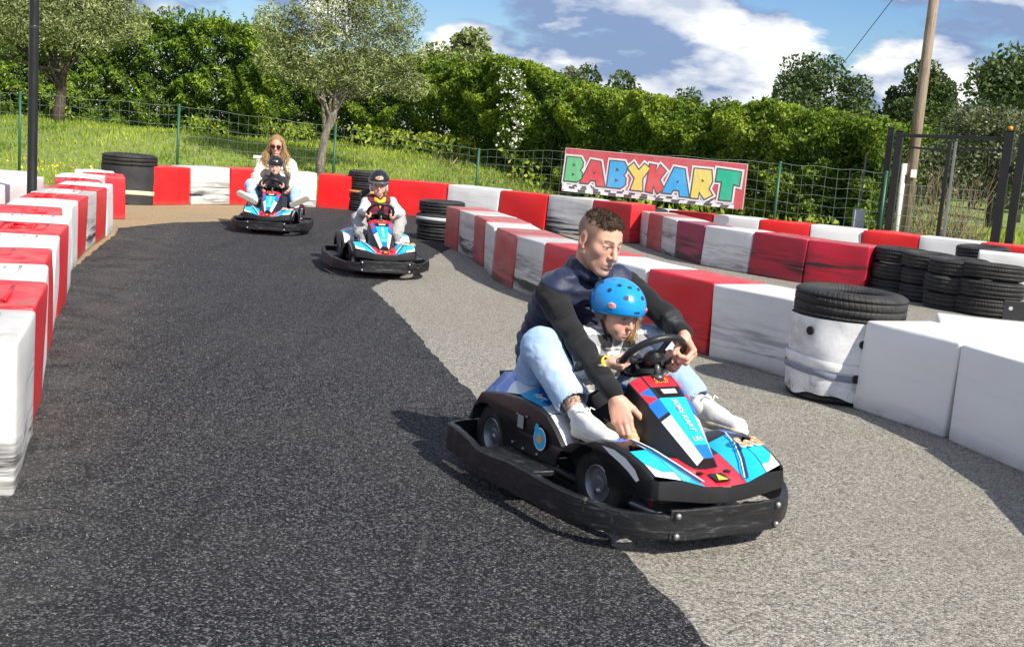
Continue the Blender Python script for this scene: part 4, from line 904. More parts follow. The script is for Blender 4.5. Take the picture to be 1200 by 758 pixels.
        # rear fender top
        mb=MB(); q=lambda m_,*pts: mb.add([(s*x,y,z) for x,y,z in pts],[tuple(range(len(pts)))],m_)
        i_=[(x-.016,y+(.006 if k<2 else 0),z+.006) for k,(x,y,z) in enumerate(T)]
        r2,r3,r4,r5,r6,r7,r8=(.20,.05,.374),(.185,.16,.376),(.18,.30,.364),(.19,.45,.342),(.20,.54,.318),(.215,.625,.272),(.225,.69,.222)
        for k in range(1,9 if True else 8): q(BK,T[k],T[k+1],i_[k+1],i_[k]) if k<8 else None
        wm=(.262,.21,.352)
        q(BL,i_[2],i_[3],wm,r2); q(WH,i_[3],(.298,.345,.347),r3,wm) ; q(BL,wm,r3,r2)
        q(CY,(.298,.345,.347),i_[4],r4); q(WH,(.298,.345,.347),r4,r3)
        q(CY,i_[4],i_[5],(.262,.50,.335),(.25,.40,.352),r4); q(BL,r4,(.25,.40,.352),(.262,.50,.335),r5)
        q(WH,i_[5],i_[6],r6,r5,(.262,.50,.335)); q(WH,i_[6],i_[7],r7,r6); q(WH,i_[7],i_[8],r8,r7)
        for a,b in((r2,r3),(r3,r4),(r4,r5),(r5,r6),(r6,r7),(r7,r8)): q(BL if a[1]<.5 else BK,a,b,(b[0]-.012,b[1],max(.09,b[2]-.14)),(a[0]-.012,a[1],max(.09,a[2]-.14)))
        q(BK,T[0],T[1],i_[1],(.19,.045,.2)); q(BK,T[1],i_[2],r2,(.19,.045,.2))
        o=mb.build('rear_fender',KM,K); bake(o,.0025,2,18,28,weld=True)
        text_mesh('decal_text','SK' if False else 'kart',.05,m_kwh,o,frame((s*.255,.43,.3535),(s*.15,.98,-.06) if s>0 else (.15,-.98,.06),(-.99*1,.12,.12) if s>0 else (-.99,-.1,-.12)),.2)
        # front fender top
        mb=MB()
        f=[(x-.014,y,z+.006) for (x,y,z) in T]; f2,f3,f4,f5,f6,f7=f[10:16]
        g=[(.150,.79,.250),(.135,.88,.282),(.120,.96,.286),(.108,1.045,.276),(.102,1.13,.254),(.088,1.228,.226)]
        m_=[(.235,.815,.288),(.228,.885,.316),(.218,.96,.321),(.208,1.045,.311),(.200,1.13,.290),(.182,1.215,.252)]
        for k in range(8,15): q(BK,T[k],T[k+1],f[k+1],f[k])
        q(BK,f[8],f[9],(.16,.76,.2),(.17,.70,.19)); q(BK,f[9],f2,m_[0],g[0],(.16,.76,.2))
        cb=[(.27,.885,.311),(.262,.96,.318)]
        q(BK,f2,f3,cb[0],m_[0]); q(BL,m_[0],cb[0],m_[1],(.20,.82,.277)) ; q(BK,(.20,.82,.277),m_[1],g[1],g[0])
        q(BK,f3,f4,cb[1],cb[0]); q(BL,cb[0],cb[1],m_[2],m_[1]); q(BK,m_[1],m_[2],g[2],g[1])
        q(BK,f4,f5,(.25,1.0,.318),cb[1]); q(BK,cb[1],(.25,1.0,.318),m_[3],m_[2]); q(WH,m_[2],m_[3],(.195,1.0,.314)); q(CY,m_[2],(.195,1.0,.314),m_[3],g[3],g[2])
        q(CY,f5,f6,(.245,1.1,.300)); q(CY,f5,(.245,1.1,.300),m_[4],m_[3]); q(CY,m_[3],m_[4],g[4],g[3])
        q(WH,f6,f7,(.235,1.17,.272)); q(CY,f6,(.235,1.17,.272),m_[4],(.245,1.1,.300)); q(WH,(.235,1.17,.272),f7,m_[5],(.19,1.18,.270)); q(CY,(.235,1.17,.272),(.19,1.18,.270),m_[4])
        q(CY,m_[4],(.19,1.18,.270),m_[5],g[5],g[4])
        for a,b in zip(g[:-1],g[1:]): q(BK,a,b,(b[0]-.02,b[1],b[2]-.05),(a[0]-.02,a[1],a[2]-.05))
        o=mb.build('front_fender',KM,K); bake(o,.002,2,16,28,weld=True)
        # black crease line and white edging laid over the cyan
        mb=MB(); L_=[m_[2],(.19,1.045,.3065),(.15,1.13,.275),(.10,1.215,.236)]
        for (dx,wd,ma,e) in((0,.012,0,.0035),(-.012,.005,1,.0042)):
            V=[];
            for p in L_: V+=[(s*(p[0]+dx+wd/2),p[1],p[2]+e),(s*(p[0]+dx-wd/2),p[1],p[2]+e+.0005)]
            mb.add(V,[(0,1,3,2),(2,3,5,4),(4,5,7,6)],ma)
        mb.build('stripe',[m_navy,m_kwh],o)
        if s<0:
            Mx=frame((-.222,1.065,.316),(-.93,-.25,-.05),(-.2,-.85,.22))
            text_mesh('script_logo','Sodi',.080,m_kwh,o,Mx,.25,.001,.0022); Mx2=Mx.copy(); Mx2.translation=Mx.translation+Vector((0,0,.002)); text_mesh('script_logo','Sodi',.080,m_org,o,Mx2,.25,.001)
        # front lip
        mb=MB(); lo=lambda p,dy,z: (p[0],p[1]+dy,z)
        top=[(.288,1.12,.27),(.285,1.185,.256),(.268,1.205,.252),m_[5],g[5],(0,1.238,.222)]; btm=[(.290,1.12,.188),(.288,1.192,.192),(.272,1.216,.192),(.182,1.232,.184),(.088,1.240,.172),(0,1.244,.168)]
        top=[(x,y+.001,z-.001) for x,y,z in top]
        for k in range(5): q(BK,top[k],top[k+1],btm[k+1],btm[k])
        for k in range(5): q(BK,btm[k],btm[k+1],(btm[k+1][0]*.9,btm[k+1][1]-.05,.165),(btm[k][0]*.9,btm[k][1]-.05,.165))
        o=mb.build('front_lip',m_kblk,K); bake(o,.004,2,25,30,weld=True)
    # red nose plate between the fenders
    mb=MB(); g=[(.108,1.045,.2762),(.102,1.13,.2542),(.088,1.228,.2262)]
    mb.add([(-.128,.95,.286),(.128,.95,.286),(.108,1.045,.276),(-.108,1.045,.276)],[(0,1,2,3)],0)
    mb.add([(-g[0][0],*g[0][1:]),(0,1.045,.262),g[0],g[1],(0,1.13,.246),(-g[1][0],*g[1][1:]),g[2],(0,1.240,.2235),(-g[2][0],*g[2][1:])],[(0,1,4,5),(1,2,3,4),(5,4,7,8),(4,3,6,7)],1)
    np_=mb.build('nose_plate',[m_kblk,m_kred],K); bake(np_,.002,2,14,28,weld=True)
    for sx in(-.052,.052):
        mb=MB(); mb.lathe([(.010,0),(.013,.002),(.013,.004),(.004,.003)],14,'z',(sx*1.15,1.155,.247)); mb.build('bolt',m_kblk,np_)
    mb=MB(); mb.add([(-.030,1.160,.2465),(.030,1.160,.2465),(.030,1.216,.236),(-.030,1.216,.236)],[(0,1,2,3)]); w1=mb.build('warning_sticker',m_kblk,np_)
    mb=MB(); mb.add([(-.021,1.210,.2395),(.021,1.210,.2395),(0,1.168,.2475)],[(0,1,2)]); mb.build('warning_triangle',m_yel,w1)
    # steering fairing
    mb=MB(); TS=[(.785,.505,.066,.114),(.845,.476,.064,.108),(.895,.448,.059,.099),(.99,.382,.045,.077),(1.125,.287,.021,.040)]
    C_=[((-c_,y,z),(c_,y,z),(-e,y-.006,z-.026),(e,y-.006,z-.026)) for y,z,c_,e in TS]; base=[(.124,.745,.30),(.127,.83,.255),(.125,.89,.262),(.112,.98,.268),(.05,1.12,.250)]
    cm_=[RD,BK,CY,BL]; 
    for k in range(4):
        a,b=C_[k],C_[k+1]
        if k==1: # display recess
            mb.add([a[0],a[1],b[1],b[0]],[(0,1,2,3)],BK)
        elif k==2: mb.add([a[0],a[1],b[1],b[0]],[(0,1,2,3)],CY)
        elif k==3:
            mdl=Vector(a[0]).lerp(Vector(b[0]),.62); mdr=Vector(a[1]).lerp(Vector(b[1]),.62); mb.add([a[0],a[1],mdr,mdl],[(0,1,2,3)],CY); mb.add([mdl,mdr,b[1],b[0]],[(0,1,2,3)],BL)
        else: mb.add([a[0],a[1],b[1],b[0]],[(0,1,2,3)],RD)
        for (i,j) in((1,3),(0,2)):
            if k==3:
                A,B,C2_,D=[Vector(p) for p in(a[i],a[j],b[j],b[i])]; mb.add([A,B,C2_,D],[(0,1,2,3)],WH)
            elif k==2:
                A,B,C2_,D=[Vector(p) for p in(a[i],a[j],b[j],b[i])]; h1=A.lerp(D,.55); h2=B.lerp(C2_,.55); mb.add([A,B,h2,h1],[(0,1,2,3)],BL); h3=A.lerp(D,.68); h4=B.lerp(C2_,.68); mb.add([h1,h2,h4,h3],[(0,1,2,3)],BK); mb.add([h3,h4,C2_,D],[(0,1,2,3)],WH)
            elif k==1:
                A,B,C2_,D=[Vector(p) for p in(a[i],a[j],b[j],b[i])]; mb.add([A,B,D],[(0,1,2)],BL); mb.add([B,C2_,D],[(0,1,2)],RD)
            else: mb.add([a[i],a[j],b[j],b[i]],[(0,1,2,3)],RD)
        for s,(j) in((-1,2),(1,3)):
            p,q_=base[k],base[k+1]; mb.add([a[j],b[j],(s*q_[0],q_[1],q_[2]),(s*p[0],p[1],p[2])],[(0,1,2,3)],BK)
    bk=[(.10,.775,.48),(.122,.745,.30)]
    mb.add([C_[0][0],C_[0][1],C_[0][3],(.115,.735,.30),(-.115,.735,.30),C_[0][2]],[(0,1,2,3,4,5)],BK)
    a=C_[4]; mb.add([a[0],a[1],a[3],(.05,1.12,.250),(-.05,1.12,.250),a[2]],[(0,1,2,3,4,5)],BK)
    fa=mb.build('steering_fairing',KM,K); bake(fa,.004,3,20,30,weld=True)
    tx=Vector((1,0,0)); sl=Vector((0,.125,-.082)).normalized()
    def onf(y,e=.003): z=np.interp(y,[t[0] for t in TS],[t[1] for t in TS]); return Vector((0,y,float(z)))+Vector((0,.43,.9))*e
    mb=MB(); A=onf(.852,.002);B=onf(.889,.002)
    mb.add([A+tx*-.048,A+tx*.048,B+tx*.044,B+tx*-.044],[(0,3,2,1)],0); A=onf(.859,.004);B=onf(.880,.004); mb.add([A+tx*-.036,A+tx*.03,B+tx*.028,B+tx*-.033],[(0,3,2,1)],1)
    mb.build('display',[plain('display_dark',(.006,.006,.007),.2),plain('display_grey',(.45,.46,.48),.25)],fa)
    text_mesh('script_logo','Sodi',.036,m_org,fa,frame(onf(.818,.004),(-1,0,0),-sl),.2)
    text_mesh('decal_text','SODI KART',.030,m_kwh,fa,frame(onf(.965,.004),sl,(-1,0,0)),.15); text_mesh('decal_text','LR5',.026,m_kwh,fa,frame(onf(1.055,.004),(-1,0,0),-sl))
    mb=MB(); A=onf(.925,.0045); mb.add([A+tx*-.008,A+tx*.012+sl*.012,A+sl*.035+tx*.008],[(0,2,1)]); mb.build('pink_decal',m_pink,fa)
    mb=MB(); mb.tube([(0,.80,.50),(0,.80,.515)],.006,8); mb.build('peg',m_kred,fa)
    # seat, engine cover, pedals
    mb=MB(); S=[(-.06,.35),(-.03,.31),(.0,.25),(.06,.17),(.18,.135),(.34,.15),(.44,.19)]
    for k in range(len(S)-1):
        (y0,z0),(y1,z1)=S[k],S[k+1]; w0,w1=.165,.165
        mb.add([(-w0,y0,z0),(w0,y0,z0),(w1,y1,z1),(-w1,y1,z1)],[(0,1,2,3)])
        for s in(-1,1): mb.add([(s*w0,y0,z0),(s*w1,y1,z1),(s*.185,y1+.02,z1+.10 if z1<.3 else z1+.02),(s*.185,y0+.03,z0+.10 if z0<.3 else z0+.02)],[(0,1,2,3)])
    o=mb.build('seat',plain('seat_shell',(.015,.015,.016),.4),K); bake(o,autos=60,weld=True)
    mb=MB(); mb.box((0,.0,.24),(.36,.06,.20)); mb.build('engine_cover',m_kblk,K,bevel=.012)
    mb=MB(); mb.box((0,.0,.347),(.30,.055,.012)); mb.build('cover_decal',m_blue,K,bevel=.003)
    for s in(-1,1):
        mb=MB(); mb.tube([(s*.13,1.0,.09),(s*.13,.97,.20)],.008,6); mb.box((s*.13,.965,.21),(.06,.012,.05)); mb.build('pedal',m_kred,K)
    # steering wheel
    Wn=Vector((0,-.70,.714)).normalized(); sw=thing('steering_wheel',None,None); sw.parent=K; sw.location=(0,.758,.570)
    sw.rotation_euler=Wn.to_track_quat('Z','Y').to_euler()
    mb=MB(); mb.lathe([(.120+.0135*math.cos(a),.0135*math.sin(a)) for a in [2*PI*k/10 for k in range(10)]],44,closed=True); mb.build('rim',plain('steering_grip',(.012,.012,.013),.42,nscale=90,bump=.3),sw,True)
    mb=MB()
    for a in(95,215,325):
        u_=Vector((math.cos(R(a)),math.sin(R(a)),0)); mb.bar(u_*.02+Vector((0,0,-.012)),u_*.115,.026,.008,up=(0,0,1))
    mb.build('spokes',m_kblk,sw,bevel=.002)
    mb=MB(); mb.lathe([(0,.012),(.03,.010),(.042,-.004),(.04,-.03),(.02,-.04)],20); mb.box((0,-.055,-.018),(.12,.035,.02)); bake(mb.build('hub',m_kblk,sw),autos=40)
    a=Vector((0,.758,.570)); mb=MB(); mb.tube([a-Wn*.03,a-Wn*.05,Vector((0,.800,.495))],.012,10); mb.lathe([(0,0),(.024,0),(.022,.02),(0,.02)],14,c=(0,.802,.492)); mb.build('steering_column',plain('column_steel',(.10,.10,.105),.35,.6),K,True)
    return K
def copy_tree(o,parent=None):
    c=o.copy(); COL.objects.link(c); 
    if parent is not None: c.parent=parent; c.matrix_parent_inverse=o.matrix_parent_inverse.copy()
    for ch in list(o.children): copy_tree(ch,c)
    return c
KP=[((.134,4.785),-59.5),((-1.516,11.543),-74.2),((-3.128,14.957),-84.9)]
KL=['nearest blue and white kart with a black bumper, carrying the man and the girl','blue and white kart with a black bumper driven by the boy in the black helmet','farthest blue and white kart, carrying the woman and the small child']
k0=make_kart(KL[0])
karts=[k0,copy_tree(k0),copy_tree(k0)]
KMAT=[]
for k,((x,y),a),lb in zip(karts,KP,KL):
    k.location=(x,y,.014); k.rotation_euler=(0,0,R(a-90)); k['label']=lb
    KMAT.append(Matrix.Translation((x,y,.014))@Matrix.Rotation(R(a-90),4,'Z'))
# ------------------------------------------------------------------ people: smooth blended surfaces, meshed by surface nets
class Fld:
    def __init__(s,lo,hi,h):
        s.lo=np.array(lo,float); s.h=h; s.n=np.ceil((np.array(hi)-s.lo)/h).astype(int)+1; s.F=np.full(s.n,1.,np.float32)
        s.ax=[(s.lo[k]+h*np.arange(s.n[k])).astype(np.float32) for k in range(3)]
    def _sl(s,lo,hi):
        a=np.clip(np.floor((np.array(lo)-s.lo)/s.h).astype(int),0,s.n-1); b=np.clip(np.ceil((np.array(hi)-s.lo)/s.h).astype(int)+1,1,s.n)
        sl=tuple(slice(a[k],b[k]) for k in range(3)); return sl,s.ax[0][sl[0]][:,None,None],s.ax[1][sl[1]][None,:,None],s.ax[2][sl[2]][None,None,:]
    def _put(s,sl,d,k,sub):
        a=s.F[sl]
        if a.size==0: return
        if sub: b=-d; h=np.clip(.5-.5*(b-a)/k,0,1); s.F[sl]=a*h+b*(1-h)+k*h*(1-h)
        else: h=np.clip(.5+.5*(d-a)/k,0,1); s.F[sl]=d*(1-h)+a*h-k*h*(1-h)
    def cap(s,a,b,ra,rb=None,k=.02,sub=False):
        rb=ra if rb is None else rb; a=np.array(a,float); b=np.array(b,float); pad=max(ra,rb)+k+3*s.h
        sl,X,Y,Z=s._sl(np.minimum(a,b)-pad,np.maximum(a,b)+pad); ba=b-a; L=ba@ba+1e-12
        t=np.clip(((X-a[0])*ba[0]+(Y-a[1])*ba[1]+(Z-a[2])*ba[2])/L,0,1)
        d=np.sqrt((X-a[0]-t*ba[0])**2+(Y-a[1]-t*ba[1])**2+(Z-a[2]-t*ba[2])**2)-(ra+(rb-ra)*t); s._put(sl,d.astype(np.float32),k,sub); return s
    def chain(s,P,R_,k=.02):
        for i in range(len(P)-1): s.cap(P[i],P[i+1],R_[i],R_[i+1],k)
        return s
    def ell(s,c,r,k=.02,rot=None,sub=False):
        c=np.array(c,float); r=np.array(r,float); pad=r.max()+k+3*s.h; sl,X,Y,Z=s._sl(c-pad,c+pad)
        x,y,z=X-c[0],Y-c[1],Z-c[2]
        if rot is not None:
            m=np.array(rot); x,y,z=(m[0,0]*x+m[1,0]*y+m[2,0]*z),(m[0,1]*x+m[1,1]*y+m[2,1]*z),(m[0,2]*x+m[1,2]*y+m[2,2]*z)
        k0=np.sqrt((x/r[0])**2+(y/r[1])**2+(z/r[2])**2); k1=np.sqrt((x/r[0]**2)**2+(y/r[1]**2)**2+(z/r[2]**2)**2)+1e-9
        s._put(sl,(k0*(k0-1)/k1).astype(np.float32),k,sub); return s
    def plane(s,p,n,k=.004):
        """keeps the side that n points away from"""
        n=np.array(n,float); n/=np.linalg.norm(n); X,Y,Z=s.ax[0][:,None,None],s.ax[1][None,:,None],s.ax[2][None,None,:]
        d=((X-p[0])*n[0]+(Y-p[1])*n[1]+(Z-p[2])*n[2]).astype(np.float32); a=s.F; h=np.clip(.5-.5*(d-a)/k,0,1); s.F=a*h+d*(1-h)+k*h*(1-h); return s
    def disp(s,fn,band=.03):
        i=np.nonzero(np.abs(s.F)<band); P=np.stack([s.ax[k][i[k]] for k in range(3)],1); s.F[i]+=fn(P).astype(np.float32); return s
    def mesh(s):
        F=s.F; S=F<0; nx,ny,nz=F.shape
        c=np.zeros((nx-1,ny-1,nz-1),np.uint8)
        for dx in(0,1):
            for dy in(0,1):
                for dz in(0,1): c+=S[dx:nx-1+dx,dy:ny-1+dy,dz:nz-1+dz]
        I=np.argwhere((c>0)&(c<8)); idx=np.full(c.shape,-1,np.int32); idx[tuple(I.T)]=np.arange(len(I))
        acc=np.zeros((len(I),3)); cnt=np.zeros(len(I))
        cor=[(x,y,z) for x in(0,1) for y in(0,1) for z in(0,1)]; val={q:F[I[:,0]+q[0],I[:,1]+q[1],I[:,2]+q[2]] for q in cor}
        for q in cor:
            for a in range(3):
                if q[a]==0:
                    p=list(q); p[a]=1; p=tuple(p); u,v=val[q],val[p]; m=(u<0)!=(v<0); t=np.where(m,u/(u-v+1e-12*(u==v)),0)
                    P=np.array(q,float)[None]+np.zeros((len(I),3)); P[:,a]+=t; acc[m]+=P[m]; cnt[m]+=1
        V=s.lo+(I+acc/np.maximum(cnt,1)[:,None])*s.h; Q=[]
        for a in range(3):
            b,e=(a+1)%3,(a+2)%3; A=np.moveaxis(S,(a,b,e),(0,1,2)); X_=np.moveaxis(idx,(a,b,e),(0,1,2))
            m=A[:-1,1:-1,1:-1]!=A[1:,1:-1,1:-1]; J=np.argwhere(m); i,j,k=J[:,0],J[:,1],J[:,2]
            q=np.stack([X_[i,j,k],X_[i,j+1,k],X_[i,j+1,k+1],X_[i,j,k+1]],1); fl=A[:-1,1:-1,1:-1][m]
            q[~fl]=q[~fl][:,::-1]; Q.append(q)
        return V,np.concatenate(Q).astype(np.int32)
def nz3(P,f,ph=0.):
    x,y,z=P[:,0]*f+ph,P[:,1]*f+ph*1.7,P[:,2]*f-ph
    return (np.sin(x+1.3*np.sin(y*.9+z*.4))+np.sin(y*1.2+1.2*np.sin(z*1.1))+np.sin(z*1.3+1.1*np.sin(x*1.2-y*.5)))/3
def folds(P,f,ph=0.):
    a=nz3(P,f,ph); return 1-2*np.abs(a)**.7
def vcol(o,C):
    at=o.data.color_attributes.new('tone','FLOAT_COLOR','POINT'); at.data.foreach_set('color',np.concatenate([C,np.ones((len(C),1))],1).astype(np.float32).ravel())
def skinm(t):
    a=t.n('ShaderNodeAttribute',attribute_name='tone').outputs['Color']; n=t.noise(t.obj(),160,3,.6); n2=t.noise(t.obj(),30,3,.6)
    t.base(t.mix(.5,a,t.n('ShaderNodeVectorMath',{0:a,3:t.mapr(n2,.3,.7,.86,1.12)},operation='SCALE').outputs[0])); t.rough(t.mapr(n2,.3,.7,.40,.55)); t.bump(n,.10,.002)
    t.b.inputs['Subsurface Weight'].default_value=.10; t.b.inputs['Subsurface Radius'].default_value=(.012,.004,.002); t.b.inputs['Subsurface Scale'].default_value=.5
m_skin=pm('skin',rough=.48,spec=.4,build=skinm)
SK=np.array([.64,.355,.25])
def cloth(name,base,bump=.4,ns=90,var=.12,rough=.85,wave=0.,extra=None):
    def bld(t):
        o=t.obj(); n=t.noise(o,ns,4,.65); b=t.noise(o,9,4,.6); k=t.mapr(t.math('ADD',t.math('MULTIPLY',n,.4),t.math('MULTIPLY',b,.6)),.35,.65,1-var,1+var)
        c=t.n('ShaderNodeVectorMath',{0:base,3:k},operation='SCALE').outputs[0]
        if extra: c=extra(t,o,c)
        t.base(c); t.bump(t.math('ADD',n,t.math('MULTIPLY',b,.8)),bump,.006); t.b.inputs['Sheen Weight'].default_value=.12
    return pm(name,base,rough,spec=.25,build=bld)
# ---- head in its own frame: x right, y forward, z up, metres for an adult
def head_shell(s,child=False,female=False,neck=None,stub=False,lip=(.42,.13,.11),smile=False,brow=(.10,.065,.04),h=.0032):
    f=Fld((-.10,-.125,-.20),(.10,.135,.15),h)
    nz_=.66 if child else .92 if female else 1.; jw=.86 if (child or female) else 1.; fz=.0
    f.ell((0,-.014,.045),(.0745,.094,.080),.01); f.ell((0,.012,.03),(.068,.074,.07),.03)
    f.ell((0,.034,-.022+(.006 if child else 0)),(.056*(1.14 if child else 1),.056,.074-(.006 if child else 0)),.025)
    for e in(-1,1):
        f.cap((e*.048*jw,.002,-.045),(e*.016,.064,-.094+(.016 if child else 0)),.021*jw,.018,.025)
        f.ell((e*.043,.052,-.012),(.022,.024,.022),.02)
        if child: f.ell((e*.038,.060,-.040),(.024,.024,.026),.018)
    f.ell((0,.072,-.097+(.016 if child else 0)),(.018*jw,.018,.016),.018)
    br=.3 if (child or female) else 1.
    for e in(-1,1): f.cap((e*.042,.066,.029),(e*.010,.084,.027),.008+.002*br,.008+.003*br,.014)
    f.ell((0,.068 if child else .070,-.058),(.030,.027 if child else .028,.030),.018)
    # nose
    f.cap((0,.086,.022),(0,.098+.014*nz_,-.022),.0075,.0105*nz_+.001,.010); f.ell((0,.098+.014*nz_,-.0265),(.0115*nz_,.0125,.0105),.006)
    for e in(-1,1): f.ell((e*.0125*nz_,.0975,-.0275),(.0085*nz_,.0105,.0085),.006); f.ell((e*.006,.106,-.0385),(.0036,.005,.004),.003,sub=True)
    # eyes: sockets, balls under lids
    for e in(-1,1):
        f.ell((e*.031,.094,.009),(.019,.015,.012),.012,sub=True); f.ell((e*.031,.0715,.009),(.0155,.0145,.0135),.004)
        f.cap((e*.044,.078,.014),(e*.018,.083,.0165),.0042,.0045,.005); f.cap((e*.043,.077,.002),(e*.019,.082,.0005),.0036,.0036,.006)
    # mouth
    lk=-.004 if child else 0.
    f.cap((-.020,.087+lk,-.0565),(.020,.087+lk,-.0565),.0050,.0050,.008); f.ell((0,.0925+lk,-.056),(.015,.0072,.0062),.006)
    f.cap((-.018,.0855+lk,-.0695),(.018,.0855+lk,-.0695),.0056,.0056,.008); f.ell((0,.0905+lk,-.0695),(.015,.0072,.0066),.006)
    f.cap((-.024,.0955,-.0635+(.004 if smile else 0)),(0,.1015,-.0640),.0026,.003,.003,sub=True); f.cap((.024,.0955,-.0635+(.004 if smile else 0)),(0,.1015,-.0640),.0026,.003,.003,sub=True)
    if smile:
        for e in(-1,1): f.cap((e*.020,.104,-.028),(e*.032,.090,-.055),.003,.003,.010,sub=True)
    f.ell((0,.096,-.084),(.016,.006,.004),.010,sub=True)
    # ears
    for e in(-1,1):
        f.ell((e*.0785,-.012,.004),(.0075,.019,.032),.008); f.ell((e*.085,-.008,.006),(.006,.010,.018),.005,sub=True); f.ell((e*.074,-.004,-.024),(.006,.009,.010),.006)
    nr=.046 if child else .047 if female else .056
    n0=np.array(neck if neck is not None else (0,-.045,-.17)); f.cap((0,-.022,-.045),n0,nr,nr*1.05,.022)
    V,Q=f.mesh(); C=np.tile(SK,(len(V),1)); x,y,z=V.T
    def blend(m,c,a=1.): 
        m=np.clip(m*a,0,1)[:,None]; C[:]=C*(1-m)+np.array(c)*m
    g=lambda cx,cy,cz,rx,ry,rz: np.exp(-(((np.abs(x)-cx)/rx)**2+((y-cy)/ry)**2+((z-cz)/rz)**2))
    fr=(y>.03)
    blend(g(.040,.066,-.022,.024,.04,.024)*fr,(.64,.25,.19),.55); blend(g(0,.112,-.025,.016,.02,.016),(.66,.26,.20),.6); blend(g(.079,-.012,.0,.02,.03,.035),(.62,.25,.19),.7)
    if stub:
        m=sst(-.028,-.060,z)*sst(-.02,.03,y)*(1-.75*g(0,.095,-.063,.030,.03,.012)); blend(m,(.34,.20,.15),.40); blend(g(0,.1,-.046,.026,.02,.007),(.34,.20,.15),.3)
    if smile:
        zc=-.0650+.0085*(np.abs(x)/.026)**2; d=z-zc; front=(y>.066)
        blend((np.abs(d)<.0078)*(np.abs(x)<.0275)*front,lip,.75); blend((np.abs(d)<.0042)*(np.abs(x)<.0225)*front,(.78,.75,.69),.97)
    else:
        lw=.019 if child else .0235
        lm=((np.abs(x)<lw)&(y>.08)&(z<-.0515)&(z>-.0755)); sh=1-(np.abs(x)/lw)**2; blend(lm*np.clip(sh*1.6,0,1)*sst(.0125,.0085,np.abs(z+.0632)),lip,.5 if child else .55)
        blend((np.abs(z+.0640)<.0019)*(np.abs(x)<lw)*(y>.078),(.16,.05,.045),.8)
    # brows, lids, irises
    bz=.030+.004*np.cos(np.clip((np.abs(x)-.030)/.018,-1.5,1.5)); blend((np.abs(np.abs(x)-.030)<.019)*(np.abs(z-bz)<(.0048 if not (child or female) else .0032))*(y>.055),brow,.85 if not child else .5)
    ey=(((np.abs(x)-.031)/.0126)**2+((z-.0086)/.0054)**2); blend((ey<1)*(y>.06),(.55,.50,.47),.95); blend(((((np.abs(x)-.031)/.0056)**2+((z-.0090)/.0060)**2)<1)*(ey<1.1)*(y>.06),(.05,.04,.035),1.)
    blend((ey>=.80)*(ey<1.75)*(z>.0088)*(y>.06),(.07,.045,.035),.9); blend((ey>=1.)*(ey<1.9)*(z<.0075)*(y>.06),(.42,.22,.17),.5)
    blend(g(.031,.08,.012,.022,.03,.014)*fr,(.44,.24,.18),.15)
    if stub: # close-cropped sides
        side=sst(.004,.034,z-.10*(y+.02))*sst(.060,.036,y-.25*np.clip(z-.04,0,1)); b2=sst(.004,-.04,y)*sst(-.060,-.028,z); sb=np.exp(-((y-.016)/.010)**2)*sst(-.035,-.010,z)*(np.abs(x)>.055)
        blend(np.maximum(np.maximum(side,b2),sb*.7)*(1-g(.079,-.012,.0,.012,.026,.036)),(.13,.085,.060),.80)
    return V*s,Q,C
def orient(c,yaw,pitch,roll=0.):
    """columns: right, forward, up; yaw>0 turns to the figure's left, pitch>0 looks down"""
    m=Matrix.Rotation(R(yaw),3,'Z')@Matrix.Rotation(R(-pitch),3,'X')@Matrix.Rotation(R(roll),3,'Y'); return np.array(m),np.array(c,float)
def hand_shell(side,s,curl,spread=1.,thumb=(35,25,30),h=.0030,fan=(6,2,-2,-7)):
    """side +1 right, -1 left. frame: y to the fingers, z back of the hand; right-hand thumb at -x"""
    f=Fld((-.085,-.07,-.115),(.085,.215,.06),h); sg=side
    kn=[(-.028,.086,.002),(-.009,.091,.005),(.0105,.087,.004),(.028,.078,.0)]; L=[(.043,.027,.021),(.047,.031,.022),(.043,.029,.022),(.034,.022,.019)]; rad=[.0098,.0100,.0096,.0086]
    f.cap((0,-.012,0),(0,.008,0),.0245,.0255,.01); f.ell((0,.045,-.002),(.036,.05,.0155),.016)
    for i,(x,y,z) in enumerate(kn):
        x*=sg; f.cap((x*.55,.01,-.002),(x,y,z),.0135,.0120,.010)
        a=0.; p=np.array([x,y,z],float); fa=R(fan[i])*sg*-1*spread; cu=curl[i] if isinstance(curl[0],(list,tuple)) else curl
        r=rad[i]
        for j in range(3):
            a+=R(cu[j]); d=np.array([math.sin(-fa)*-1*math.cos(a)*-1,math.cos(fa)*math.cos(a),-math.sin(a)]); q=p+d*L[i][j]; f.cap(p,q,r,r*.90,.0035); 
            if j<2: f.ell(q,(r*.93,)*3,.003)
            p=q; r*=.90
    t0=np.array([-.022*sg,.018,-.008]); out,dn,bend=[R(v) for v in thumb]
    d1=np.array([-sg*math.sin(out),math.cos(out)*math.cos(dn),-math.sin(dn)]); p1=t0+d1*.040; d2=np.array([-sg*math.sin(out-bend*.5),math.cos(out-bend*.5)*math.cos(dn+bend*.3),-math.sin(dn+bend*.4)]); p2=p1+d2*.030; d3=np.array([-sg*math.sin(out-bend),math.cos(out-bend),-math.sin(dn+bend*.7)]); p3=p2+d3/np.linalg.norm(d3)*.022
    f.cap(t0,p1,.0165,.0125,.012); f.cap(p1,p2,.0118,.0105,.004); f.cap(p2,p3,.0105,.0088,.004)
    V,Q=f.mesh(); C=np.tile(SK*np.array([1.0,.94,.94]),(len(V),1))
    for (x,y,z) in kn:
        m=np.exp(-(((V[:,0]-x*sg)/.010)**2+((V[:,1]-y)/.011)**2+((V[:,2]-z-.010)/.012)**2))[:,None]*.45; C=C*(1-m)+np.array([.66,.27,.20])*m
    return V*s,Q,C
def xf(S,m,c): V,Q,C=S; return V@np.array(m).T+np.array(c),Q,C
